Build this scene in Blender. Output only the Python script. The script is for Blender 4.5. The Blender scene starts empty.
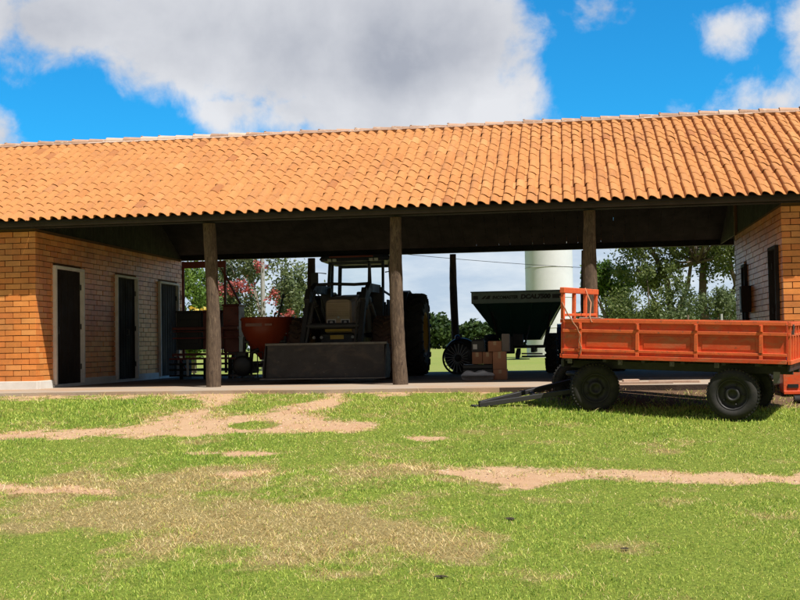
import bpy, bmesh, math, random
import numpy as np
from mathutils import Vector, Matrix, Euler
random.seed(7); rng = np.random.default_rng(11)
PI = math.pi
scene = bpy.context.scene
COL = scene.collection

# ------------------------------------------------------------------ helpers
class MB:
    """collects geometry, then links it as ONE mesh object"""
    def __init__(s): s.v=[]; s.f=[]; s.m=[]; s.t=[]; s.sm=[]
    def add(s, vs, fs, mi=0, tint=None, smooth=False):
        b=len(s.v); s.v.extend([tuple(p) for p in vs])
        t = random.random() if tint is None else tint
        for f in fs:
            s.f.append(tuple(b+i for i in f)); s.m.append(mi); s.t.append(t); s.sm.append(smooth)
    def box(s, c, d, rot=None, mi=0, tint=None, taper=None):
        hx,hy,hz=d[0]/2,d[1]/2,d[2]/2
        vs=[Vector((x*hx,y*hy,z*hz)) for z in (-1,1) for y in (-1,1) for x in (-1,1)]
        if taper:
            for i in range(4,8): vs[i].x*=taper[0]; vs[i].y*=taper[1]
        if rot is not None: vs=[rot@p for p in vs]
        c=Vector(c); vs=[p+c for p in vs]
        s.add(vs,[(0,2,3,1),(4,5,7,6),(0,1,5,4),(2,6,7,3),(0,4,6,2),(1,3,7,5)],mi,tint)
    def bb(s, lo, hi, mi=0, tint=None):
        s.box([(a+b)/2 for a,b in zip(lo,hi)],[b-a for a,b in zip(lo,hi)],None,mi,tint)
    def beam(s, p0, p1, w, h, up=(0,0,1), mi=0, tint=None):
        p0=Vector(p0); p1=Vector(p1); d=p1-p0; L=d.length; d.normalize()
        u=Vector(up); x=d.cross(u)
        if x.length<1e-4: x=d.cross(Vector((1,0,0)))
        x.normalize(); z=x.cross(d)
        R=Matrix((x,d,z)).transposed()
        s.box((p0+p1)/2,(w,L,h),R,mi,tint)
    def tube(s, pts, rad, n=10, caps=True, mi=0, tint=None, smooth=True, wob=0.0):
        pts=[Vector(p) for p in pts]
        if not hasattr(rad,'__len__'): rad=[rad]*len(pts)
        rings=[]; ref=None
        for i,p in enumerate(pts):
            d=(pts[min(i+1,len(pts)-1)]-pts[max(i-1,0)]).normalized()
            if ref is None:
                ref=d.cross(Vector((0,0,1)))
                if ref.length<.1: ref=d.cross(Vector((1,0,0)))
            ref=(ref-d*ref.dot(d)).normalized(); b=d.cross(ref)
            rings.append([p+(ref*math.cos(2*PI*k/n)+b*math.sin(2*PI*k/n))*rad[i]*(1+wob*(random.random()-.5)) for k in range(n)])
        vs=[q for r in rings for q in r]; fs=[]
        for i in range(len(pts)-1):
            for k in range(n):
                a=i*n+k; c=i*n+(k+1)%n; fs.append((a,c,c+n,a+n))
        t=random.random() if tint is None else tint
        s.add(vs,fs,mi,t,smooth)
        if caps:
            s.add(rings[0],[tuple(range(n))[::-1]],mi,t); s.add(rings[-1],[tuple(range(n))],mi,t)
    def lathe(s, prof, c=(0,0,0), axis='z', n=32, mi=0, tint=None, smooth=True, rot=None):
        """prof = [(r, h)]; h runs along the axis"""
        vs=[]; c=Vector(c)
        for r,h in prof:
            for k in range(n):
                a=2*PI*k/n; p=(r*math.cos(a),r*math.sin(a),h)
                if axis=='x': p=(p[2],p[0],p[1])
                elif axis=='y': p=(p[0],p[2],p[1])
                p=Vector(p)
                if rot is not None: p=rot@p
                vs.append(p+c)
        fs=[]
        for i in range(len(prof)-1):
            for k in range(n):
                a=i*n+k; b=i*n+(k+1)%n; fs.append((a,b,b+n,a+n))
        s.add(vs,fs,mi,tint,smooth)
    def loft(s, A, B, caps=True, mi=0, tint=None):
        n=len(A); vs=list(A)+list(B); fs=[(k,(k+1)%n,(k+1)%n+n,k+n) for k in range(n)]
        if caps: fs+= [tuple(range(n))[::-1], tuple(range(n,2*n))]
        s.add(vs,fs,mi,tint)
    def build(s, name, mats, parent=None, off=(0,0,0), bevel=0, seg=1, recalc=True):
        me=bpy.data.meshes.new(name)
        off=Vector(off)
        vs=[(p[0]-off[0],p[1]-off[1],p[2]-off[2]) for p in s.v]
        me.from_pydata(vs,[],s.f)
        if not isinstance(mats,(list,tuple)): mats=[mats]
        for m in mats: me.materials.append(m)
        me.polygons.foreach_set('material_index',s.m)
        me.polygons.foreach_set('use_smooth',s.sm)
        at=me.attributes.new('tint','FLOAT','FACE'); at.data.foreach_set('value',s.t)
        if recalc and len(s.f)<60000:
            bm=bmesh.new(); bm.from_mesh(me); bmesh.ops.recalc_face_normals(bm,faces=bm.faces); bm.to_mesh(me); bm.free()
        me.update()
        o=bpy.data.objects.new(name,me); COL.objects.link(o)
        if parent is not None: o.parent=parent
        if bevel:
            b=o.modifiers.new('bevel','BEVEL'); b.width=bevel; b.segments=seg; b.limit_method='ANGLE'; b.angle_limit=math.radians(50)
        return o

def np_mesh(name, V, F, mat, tint=None, parent=None, smooth=False, tdomain='FACE'):
    """V (n,3) float, F (m,k) int - every face k corners"""
    me=bpy.data.meshes.new(name); V=np.ascontiguousarray(V,dtype=np.float32); F=np.ascontiguousarray(F,dtype=np.int32)
    m,k=F.shape
    me.vertices.add(len(V)); me.vertices.foreach_set('co',V.ravel())
    me.loops.add(m*k); me.loops.foreach_set('vertex_index',F.ravel())
    me.polygons.add(m); me.polygons.foreach_set('loop_start',np.arange(m,dtype=np.int32)*k)
    try: me.polygons.foreach_set('loop_total',np.full(m,k,dtype=np.int32))
    except Exception: pass
    me.update(calc_edges=True)
    if tint is not None:
        for key,(val,dom) in tint.items():
            at=me.attributes.new(key,'FLOAT',dom); at.data.foreach_set('value',np.asarray(val,dtype=np.float32))
    for mm in (mat if isinstance(mat,(list,tuple)) else [mat]): me.materials.append(mm)
    me.polygons.foreach_set('use_smooth',np.full(m,smooth))
    o=bpy.data.objects.new(name,me); COL.objects.link(o)
    if parent is not None: o.parent=parent
    return o

def tag(o,label=None,cat=None,group=None,kind=None):
    if label: o['label']=label
    if cat: o['category']=cat
    if group: o['group']=group
    if kind: o['kind']=kind
    return o
def thing(name,label,cat,loc=(0,0,0),rot=(0,0,0),group=None):
    o=bpy.data.objects.new(name,None); COL.objects.link(o); o.location=loc; o.rotation_euler=rot
    o.empty_display_size=.2
    return tag(o,label,cat,group)
def RX(a): return Matrix.Rotation(a,3,'X')
def RY(a): return Matrix.Rotation(a,3,'Y')
def RZ(a): return Matrix.Rotation(a,3,'Z')

# ------------------------------------------------------------------ materials
class NT:
    def __init__(s, tree): s.t=tree; s.n=tree.nodes; s.l=tree.links
    def node(s, typ, **kw):
        n=s.n.new(typ)
        for k,v in kw.items(): setattr(n,k,v)
        return n
    def link(s,a,b): s.l.new(a,b)
    def val(s,sock,v):
        if isinstance(v,bpy.types.NodeSocket): s.l.new(v,sock)
        else: sock.default_value=v
    def math(s,op,a,b=None,c=None,clamp=False):
        n=s.node('ShaderNodeMath',operation=op,use_clamp=clamp); s.val(n.inputs[0],a)
        if b is not None: s.val(n.inputs[1],b)
        if c is not None: s.val(n.inputs[2],c)
        return n.outputs[0]
    def mix(s,fac,a,b,typ='MIX'):
        n=s.node('ShaderNodeMix',data_type='RGBA',blend_type=typ); s.val(n.inputs[0],fac)
        s.val(n.inputs[6],a if isinstance(a,bpy.types.NodeSocket) else (*a,1)); s.val(n.inputs[7],b if isinstance(b,bpy.types.NodeSocket) else (*b,1))
        return n.outputs[2]
    def noise(s,scale,detail=4,rough=.55,vec=None,dist=0,dims='3D'):
        n=s.node('ShaderNodeTexNoise',noise_dimensions=dims); n.inputs['Scale'].default_value=scale; n.inputs['Detail'].default_value=detail
        n.inputs['Roughness'].default_value=rough; n.inputs['Distortion'].default_value=dist
        if vec is not None: s.l.new(vec,n.inputs['Vector'])
        return n.outputs['Fac']
    def ramp(s,fac,stops):
        n=s.node('ShaderNodeValToRGB'); e=n.color_ramp.elements
        while len(e)<len(stops): e.new(.5)
        for i,(p,c) in enumerate(stops): e[i].position=p; e[i].color=(*c,1) if len(c)==3 else c
        s.val(n.inputs[0],fac); return n.outputs[0]
    def mr(s,v,a,b,c=0.,d=1.,smooth=False):
        n=s.node('ShaderNodeMapRange',interpolation_type='SMOOTHSTEP' if smooth else 'LINEAR'); s.val(n.inputs[0],v)
        n.inputs[1].default_value=a; n.inputs[2].default_value=b; n.inputs[3].default_value=c; n.inputs[4].default_value=d
        return n.outputs[0]
    def attr(s,name): return s.node('ShaderNodeAttribute',attribute_name=name).outputs['Fac']
    def coord(s,which='Object',scale=None):
        o=s.node('ShaderNodeTexCoord').outputs[which]
        if scale:
            m=s.node('ShaderNodeMapping'); m.inputs['Scale'].default_value=scale; s.l.new(o,m.inputs['Vector']); o=m.outputs[0]
        return o
    def bump(s,h,strength=.3,dist=.01):
        n=s.node('ShaderNodeBump'); n.inputs['Strength'].default_value=strength; n.inputs['Distance'].default_value=dist
        s.val(n.inputs['Height'],h); return n.outputs[0]
def new_mat(name):
    m=bpy.data.materials.new(name); m.use_nodes=True
    t=NT(m.node_tree); b=m.node_tree.nodes['Principled BSDF']
    return m,t,b
def sc(c,k): return tuple(min(1,x*k) for x in c)
def worn(name,c,c2=None,rough=.5,metal=0,scale=3,amt=.6,bump=.15,tintamt=.25,spots=None,coat=0,spec=None,bscale=40,dust=None):
    """base colour broken up by noise, with per-piece variation and optional rust or dirt spots"""
    m,t,b=new_mat(name); co=t.coord('Object')
    c2=c2 or sc(c,.55)
    n1=t.noise(scale,6,.65,co,.3)
    col=t.mix(t.mr(n1,.35,.7,0,amt),c,c2)
    if tintamt:
        v=t.mr(t.attr('tint'),0,1,1-tintamt,1+tintamt)
        h=t.node('ShaderNodeHueSaturation'); t.val(h.inputs['Value'],v); t.link(col,h.inputs['Color']); col=h.outputs[0]
    if spots:
        n2=t.noise(spots[1],8,.75,co,.5); col=t.mix(t.mr(n2,spots[2],spots[2]+.06),col,spots[0])
    if dust:
        n3=t.noise(dust[1],7,.7,t.coord('Object',(1,1,2.2)),.8); col=t.mix(t.mr(n3,dust[2],dust[2]+.22,0,dust[3]),col,dust[0])
        n4=t.noise(9,8,.8,t.coord('Object',(.35,1,4)),.2); col=t.mix(t.mr(n4,.62,.68,0,.7),col,sc(c,.35))
    t.link(col,b.inputs['Base Color'])
    t.val(b.inputs['Roughness'],t.mr(n1,.3,.7,max(0,rough-.12),min(1,rough+.15)))
    b.inputs['Metallic'].default_value=metal
    if coat: b.inputs['Coat Weight'].default_value=coat; b.inputs['Coat Roughness'].default_value=.15
    if spec is not None: b.inputs['Specular IOR Level'].default_value=spec
    if bump: t.link(t.bump(t.noise(bscale,5,.6,co),bump,.01),b.inputs['Normal'])
    return m
M={}
M['brick']=None
def brick_mat(name,c1,c2,c3,rough=.42):
    m,t,b=new_mat(name); co=t.coord('Object')
    tn=t.attr('tint')
    col=t.ramp(tn,[(0,c2),(.45,c1),(.8,c3),(1,sc(c1,.75))])
    n=t.noise(9,6,.7,co); col=t.mix(t.mr(n,.3,.75,0,.5),col,sc(c1,.6))
    n2=t.noise(120,3,.6,co); col=t.mix(t.mr(n2,.5,.8,0,.35),col,sc(c3,1.15))
    st=t.noise(1.1,5,.6,co); col=t.mix(t.mr(st,.46,.70,0,.5),col,(.22,.085,.035)); ch=t.noise(34,5,.8,co); col=t.mix(t.mr(ch,.60,.66,0,.6),col,(.16,.07,.035))
    t.link(col,b.inputs['Base Color']); b.inputs['Roughness'].default_value=rough; b.inputs['Coat Weight'].default_value=.10; b.inputs['Coat Roughness'].default_value=.35
    t.link(t.bump(t.noise(60,5,.7,co),.35,.006),b.inputs['Normal'])
    return m
M['brick']=brick_mat('brick_clay',(.84,.285,.062),(.72,.21,.048),(.88,.38,.115))
M['mortar']=worn('mortar',(.15,.072,.034),(.09,.045,.025),.9,tintamt=0)
M['plaster']=worn('white_plaster',(.74,.73,.70),(.5,.44,.38),.85,scale=2.2,amt=.5,tintamt=0,spots=((.42,.27,.18),7,.66))
M['concrete']=None
def tile_mat():
    m,t,b=new_mat('clay_roof_tile'); co=t.coord('Object'); tn=t.attr('tint')
    col=t.ramp(tn,[(0,(.41,.158,.044)),(.3,(.47,.196,.058)),(.7,(.52,.228,.072)),(.93,(.58,.28,.10)),(1,(.37,.14,.045))])
    big=t.noise(.55,5,.6,co); col=t.mix(t.mr(big,.35,.7,0,.35),col,(.40,.155,.042)); stk=t.noise(3.2,6,.7,t.coord('Object',(1.6,.35,.35))); col=t.mix(t.mr(stk,.5,.72,0,.45),col,(.27,.12,.06))
    sp=t.noise(26,6,.75,co); col=t.mix(t.mr(sp,.52,.70,0,.6),col,(.24,.11,.055))
    li=t.noise(70,3,.6,co); col=t.mix(t.mr(li,.62,.7,0,.35),col,(.7,.4,.22))
    t.link(col,b.inputs['Base Color']); b.inputs['Roughness'].default_value=.82; b.inputs['Specular IOR Level'].default_value=.3
    t.link(t.bump(t.noise(90,5,.7,co),.3,.005),b.inputs['Normal'])
    return m
M['tile']=tile_mat()
M['ridge']=worn('ridge_tile_clay',(.42,.26,.175),(.30,.17,.11),.85,scale=5,tintamt=.2,spots=((.52,.40,.31),9,.56))
M['ridgewhite']=worn('lime_mortar',(.58,.44,.35),(.42,.28,.20),.9,scale=6,tintamt=.1)
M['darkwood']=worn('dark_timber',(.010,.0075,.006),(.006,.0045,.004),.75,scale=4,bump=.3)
M['shade_boards']=worn('shade_black_boards',(.007,.0055,.005),(.004,.003,.003),.9,scale=3)
M['fascia']=worn('eave_board',(.045,.028,.02),(.02,.014,.01),.7)
M['door']=worn('dark_door_steel',(.030,.022,.018),(.016,.012,.010),.75,scale=2,bump=.1,spec=.15,spots=((.06,.035,.02),12,.66))
M['frame']=worn('painted_door_frame',(.76,.72,.68),(.52,.46,.41),.7,scale=6,tintamt=0)
M['steel']=worn('worn_steel',(.16,.15,.14),(.08,.06,.05),.5,.6,scale=9,spots=((.16,.07,.03),14,.62))
M['darksteel']=worn('dark_machine_steel',(.034,.032,.032),(.020,.018,.018),.55,.2,scale=6,spots=((.07,.045,.03),18,.64))
M['black']=worn('black_plastic',(.012,.012,.013),(.02,.02,.02),.5,tintamt=.1)
M['glassy']=None
def bark_mat():
    m,t,b=new_mat('weathered_log'); co=t.coord('Object',(1,1,.22))
    n=t.noise(22,9,.8,co,1.2); n2=t.noise(3,4,.6,t.coord('Object'))
    col=t.ramp(n,[(.34,(.012,.008,.006)),(.47,(.085,.054,.034)),(.62,(.18,.125,.08)),(.8,(.28,.20,.135))])
    col=t.mix(t.mr(n2,.45,.7,0,.5),col,(.09,.058,.038))
    t.link(col,b.inputs['Base Color']); b.inputs['Roughness'].default_value=.9
    t.link(t.bump(n,.7,.02),b.inputs['Normal']); return m
M['log']=bark_mat()
def rubber(name,c,dust,amt):
    m,t,b=new_mat(name); co=t.coord('Object')
    n=t.noise(7,6,.7,co); col=t.mix(t.mr(n,.4,.7,0,amt),c,dust)
    t.link(col,b.inputs['Base Color']); b.inputs['Roughness'].default_value=.85
    t.link(t.bump(t.noise(50,4,.6,co),.25,.006),b.inputs['Normal']); return m
M['tyre']=rubber('dusty_rubber',(.014,.0135,.013),(.050,.042,.034),.7)
M['mudtyre']=rubber('muddy_rubber',(.05,.028,.018),(.11,.055,.03),.9)
M['orange']=worn('orange_paint',(.74,.085,.018),(.48,.045,.011),.5,scale=2.0,amt=.85,tintamt=.07,spots=((.20,.05,.02),11,.60),coat=.05,bump=.2,dust=((.46,.17,.075),4,.46,.75))
M['orangefade']=worn('faded_orange_paint',(.76,.14,.035),(.56,.075,.018),.6,scale=7,amt=.8,tintamt=.1,spots=((.26,.10,.05),22,.57))
M['rustred']=worn('deep_orange_enamel',(.30,.045,.014),(.18,.025,.010),.35,scale=2,amt=.5,coat=.3)
M['redframe']=worn('old_red_paint',(.17,.020,.014),(.09,.012,.009),.5,scale=4,spots=((.05,.02,.015),12,.6))
M['yellow']=worn('yellow_paint',(.62,.38,.045),(.45,.26,.03),.5)
M['hood']=worn('dusty_tan_bonnet',(.34,.25,.165),(.26,.18,.12),.6,scale=3)
M['navy']=worn('navy_machine_paint',(.026,.030,.045),(.015,.017,.026),.5,scale=4)
M['blue']=worn('blue_tractor_paint',(.010,.022,.14),(.008,.014,.08),.4,scale=4,coat=.3)
M['green']=worn('dark_green_paint',(.012,.055,.040),(.008,.035,.026),.45,scale=2.2,coat=.2,bump=.05)
M['band']=worn('grey_green_band',(.25,.32,.31),(.17,.23,.22),.6,scale=6,tintamt=0)
M['card']=worn('cardboard',(.40,.185,.10),(.30,.135,.075),.85,scale=3,bump=.1,tintamt=.2)
M['cardgrey']=worn('grey_cardboard',(.24,.21,.19),(.17,.15,.13),.85,scale=4)
M['tape']=worn('packing_tape',(.50,.32,.18),None,.3,tintamt=0)
M['sack']=worn('white_woven_sack',(.86,.86,.88),(.7,.7,.72),.75,scale=9,bump=.4,tintamt=0)
M['white']=worn('white_paint',(.72,.73,.76),(.58,.59,.62),.6,scale=1.2,tintamt=0)
M['label']=worn('paper_label',(.6,.6,.58),None,.7,tintamt=0)
M['lamp']=worn('lamp_glass',(.5,.5,.48),(.35,.35,.34),.15,tintamt=0)
M['rope']=worn('faded_rope',(.46,.20,.10),(.30,.12,.06),.9,scale=60,bump=.6)
M['plank']=worn('pale_plank',(.46,.33,.25),(.28,.17,.12),.85,scale=7)
M['utility']=worn('grey_concrete_pole',(.42,.42,.40),(.3,.3,.29),.9,scale=2)
M['clod']=worn('dark_earth_clod',(.05,.038,.02),(.02,.016,.009),.95,scale=30,bump=.8)
def glass():
    m,t,b=new_mat('cab_glass'); b.inputs['Base Color'].default_value=(.9,.95,.95,1); b.inputs['Roughness'].default_value=.02
    b.inputs['Transmission Weight'].default_value=1; b.inputs['IOR'].default_value=1.02; b.inputs['Specular IOR Level'].default_value=.3
    return m
M['glass']=glass()
def leafmat(name,stops,trans=.35,rough=.5):
    m,t,b=new_mat(name); col=t.ramp(t.attr('tint'),stops)
    t.link(col,b.inputs['Base Color']); b.inputs['Roughness'].default_value=rough; b.inputs['Specular IOR Level'].default_value=.35
    tr=t.node('ShaderNodeBsdfTranslucent'); t.link(col,tr.inputs['Color'])
    mx=t.node('ShaderNodeMixShader'); mx.inputs[0].default_value=trans
    t.link(b.outputs[0],mx.inputs[1]); t.link(tr.outputs[0],mx.inputs[2])
    t.link(mx.outputs[0],m.node_tree.nodes['Material Output'].inputs['Surface']); return m

# ------------------------------------------------------------------ ground
def sst(a,b,x):
    t=np.clip((x-a)/(b-a),0,1); return t*t*(3-2*t)
def gz(X,Y):
    L=np.interp(Y,[2,6.5,10,14,15.2,16.7,26,30],[-1.15,-1.02,-.74,-.36,-.22,-.05,-.05,-.09])
    R=np.interp(Y,[2,6.5,10,14.6,15.2,16.2,16.9,18,26,30],[-1.15,-1.02,-.74,-.38,-.33,-.27,-.08,-.06,-.06,-.09])
    t=sst(-1.6,1.6,X); return L*(1-t)+R*t
_h=rng.random((256,256))
def vnoise(X,Y,s,seed=0):
    x=np.asarray(X)*s+seed*17.3+500; y=np.asarray(Y)*s+seed*9.1+500
    xi=np.floor(x).astype(int); yi=np.floor(y).astype(int); fx=x-xi; fy=y-yi
    fx=fx*fx*(3-2*fx); fy=fy*fy*(3-2*fy)
    g=lambda a,b:_h[a%256,b%256]
    return (g(xi,yi)*(1-fx)+g(xi+1,yi)*fx)*(1-fy)+(g(xi,yi+1)*(1-fx)+g(xi+1,yi+1)*fx)*fy
def fbm(X,Y,s,o=4,seed=0):
    r=0;a=.5;t=0
    for i in range(o): r=r+a*vnoise(X,Y,s*2**i,seed+i); t+=a; a*=.5
    return r/t
PATCH=[
[(-9.4,13.0),(-8.6,13.9),(-7.66,13.5),(-7.16,13.8),(-6.48,14.06),(-5.61,14.23),(-5.31,14.71),(-5.22,15.56),(-5.29,16.35),(-5.63,17.78),(-4.75,17.53),(-4.64,15.95),(-4.74,15.21),(-4.4,14.74),(-4.07,15.02),(-3.72,15.72),(-3.6,16.23),(-3.73,17.24),(-3.08,17.05),(-3.11,15.85),(-3.19,15.21),(-3.22,14.83),(-2.82,14.39),(-2.44,14.17),(-2.44,13.68),(-2.96,13.53),(-3.84,13.6),(-4.63,13.35),(-5.68,13.46),(-6.82,13.15),(-7.2,12.46)],
[(-4.19,12.39),(-3.68,12.44),(-3.12,12.31),(-3.55,12.17)],
[(-7.5,10.6),(-6.21,10.75),(-5.27,10.75),(-4.37,10.57),(-4.28,10.4),(-4.99,10.4),(-6.06,10.48)],
[(-3.55,11.26),(-3.22,11.4),(-2.94,11.45),(-3.02,11.11),(-3.3,10.97)],
[(-1.76,11.63),(-1.3,11.48),(-.71,11.6),(-.12,11.47),(.65,11.46),(1.39,11.32),(2.11,11.27),(2.94,11.07),(4.6,11.1),(4.8,10.8),(2.84,10.71),(2.02,10.8),(1.48,10.71),(.97,10.84),(.35,11.06),(-.11,10.77),(-.47,10.59),(-.77,10.93),(-1.27,11.19)],
[(-1.94,13.32),(-1.5,13.31),(-1.31,13.18),(-1.58,13.02),(-1.88,13.12)],
]
def sdist(X,Y,poly):
    X=np.asarray(X,float);Y=np.asarray(Y,float); P=np.array(poly); d=np.full(X.shape,1e9); ins=np.zeros(X.shape,bool)
    for i in range(len(P)):
        a=P[i];b=P[(i+1)%len(P)]; e=b-a; L=(e@e)
        t=np.clip(((X-a[0])*e[0]+(Y-a[1])*e[1])/L,0,1)
        d=np.minimum(d,np.hypot(X-a[0]-t*e[0],Y-a[1]-t*e[1]))
        c=((a[1]>Y)!=(b[1]>Y)); 
        with np.errstate(divide='ignore',invalid='ignore'):
            xx=(b[0]-a[0])*(Y-a[1])/((b[1]-a[1]) if b[1]!=a[1] else 1e-9)+a[0]
        ins^=(c&(X<xx))
    return np.where(ins,d,-d)
def dirt(X,Y):
    """soft 0..1 bareness of the soil"""
    X=np.asarray(X,float);Y=np.asarray(Y,float); best=np.full(X.shape,-9.)
    for i,p in enumerate(PATCH):
        s=sdist(X,Y,p); w=[.30,.12,.12,.12,.2,.1][i]
        best=np.maximum(best,s/w)
    isl=1-np.hypot((X+3.93)/.36,(Y-14.15)/.30)
    best=np.where(isl>0,np.minimum(best,-isl*2),best)
    # sandy rim along the apron and bare yard behind the shed
    best=np.maximum(best,np.where((Y>16)&(Y<27),(Y-16.5)/.5,-9))
    best=np.maximum(best,1-np.abs(Y-28.2)/1.3)
    # thin wheel-worn streaks
    return np.clip(.5+best*.5+(fbm(X,Y,2.3,4,3)-.5)*1.1+(fbm(X,Y,8,3,13)-.5)*.8,0,1)
def straw(X,Y):
    r=np.zeros(np.shape(X))
    for cx,cy,rx,ry,a in [(-3.9,10.0,1.6,.9,.8),(-2.64,9.3,1.6,.9,1.),(-1.5,8.7,1.0,.6,.8),(-.86,8.3,.5,.3,.4),(-2.3,7.9,.8,.35,.3),(-5.0,10.9,1.8,.4,.7),(-2.4,11.3,1.3,.4,.5),(-3.5,11.7,2.6,.3,.4),(-.5,10.9,1.0,.2,.3),(.8,8.6,.6,.3,.3),(-1.6,12.1,2.5,.3,.25),(3.0,9.9,1.0,.2,.25)]:
        r=r+a*np.exp(-(((X-cx)/rx)**2+((Y-cy)/ry)**2))
    return np.clip(r*.95+(fbm(X,Y,1.7,5,8)-.5)*1.7+(fbm(X,Y,7,3,18)-.5)*.9+.08,0,1)
def build_ground():
    xs=np.unique(np.concatenate([np.linspace(-14,9,250),-14-np.geomspace(.3,900,26),9+np.geomspace(.3,900,26)]))
    ys=np.unique(np.concatenate([np.linspace(3,18.2,230),3-np.geomspace(.3,60,14),18.2+np.linspace(.3,14,46),32.2+np.geomspace(.8,2000,34)]))
    X,Y=np.meshgrid(xs,ys); Z=gz(X,Y)
    near=(Y<16.6)&(Y>2)
    Z=Z+np.where(near,(fbm(X,Y,1.3,4,1)-.5)*.05-.012*dirt(X,Y),0)*sst(16.7,15.5,Y)
    V=np.stack([X,Y,Z],-1).reshape(-1,3); nx=len(xs); ny=len(ys)
    i=np.arange(ny-1)[:,None]*nx+np.arange(nx-1)[None,:]; F=np.stack([i,i+1,i+nx+1,i+nx],-1).reshape(-1,4)
    m,t,b=new_mat('lawn_soil'); co=t.coord('Object')
    d=t.attr('dirt'); s=t.attr('straw'); f=t.attr('far')
    n1=t.noise(38,6,.7,co); n2=t.noise(7,6,.7,co); n3=t.noise(.05,6,.6,co); n4=t.noise(150,3,.6,co)
    soil0=t.mix(n2,(.045,.026,.016),(.08,.046,.03)); shade_w=t.attr('wagon_shade')
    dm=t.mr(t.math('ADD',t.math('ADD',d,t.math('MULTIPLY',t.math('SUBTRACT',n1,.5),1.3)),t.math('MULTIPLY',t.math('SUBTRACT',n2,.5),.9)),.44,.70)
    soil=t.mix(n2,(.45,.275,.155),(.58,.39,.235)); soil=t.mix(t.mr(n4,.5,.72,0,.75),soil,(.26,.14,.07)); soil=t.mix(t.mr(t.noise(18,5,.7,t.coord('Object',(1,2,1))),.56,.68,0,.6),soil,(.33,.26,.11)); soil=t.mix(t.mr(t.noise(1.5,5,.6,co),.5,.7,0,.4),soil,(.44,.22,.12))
    soil=t.mix(shade_w,soil,soil0)
    turf=t.mix(t.mr(n1,.3,.7),(.06,.085,.010),(.23,.28,.04)); turf=t.mix(t.mr(s,.35,.8,0,.8),turf,t.mix(t.mr(n1,.35,.65),(.15,.095,.04),(.38,.28,.13)))
    fld=t.mix(t.mr(n2,.3,.7),(.16,.22,.045),(.25,.28,.06)); fld=t.mix(t.mr(n3,.4,.6,0,.5),fld,(.27,.27,.08))
    turf=t.mix(f,turf,fld)
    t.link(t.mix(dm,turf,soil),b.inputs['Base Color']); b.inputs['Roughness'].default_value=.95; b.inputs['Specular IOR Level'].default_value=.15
    t.link(t.bump(t.math('ADD',n1,t.math('MULTIPLY',n2,1.6)),.5,.03),b.inputs['Normal'])
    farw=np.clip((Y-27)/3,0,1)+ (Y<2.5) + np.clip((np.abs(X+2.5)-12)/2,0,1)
    dk=.85*sst(-.9,.0,X)*sst(15.5,16.0,Y)*(Y<18); o=np_mesh('ground',V,F,m,{'dirt':(np.maximum(dirt(X,Y),dk).ravel(),'POINT'),'wagon_shade':(dk.ravel(),'POINT'),'straw':(straw(X,Y).ravel(),'POINT'),'far':(np.clip(farw,0,1).ravel(),'POINT')},smooth=True)  # dk paints the wagon's shade into the soil colour
    tag(o,kind='structure')
build_ground()

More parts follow.
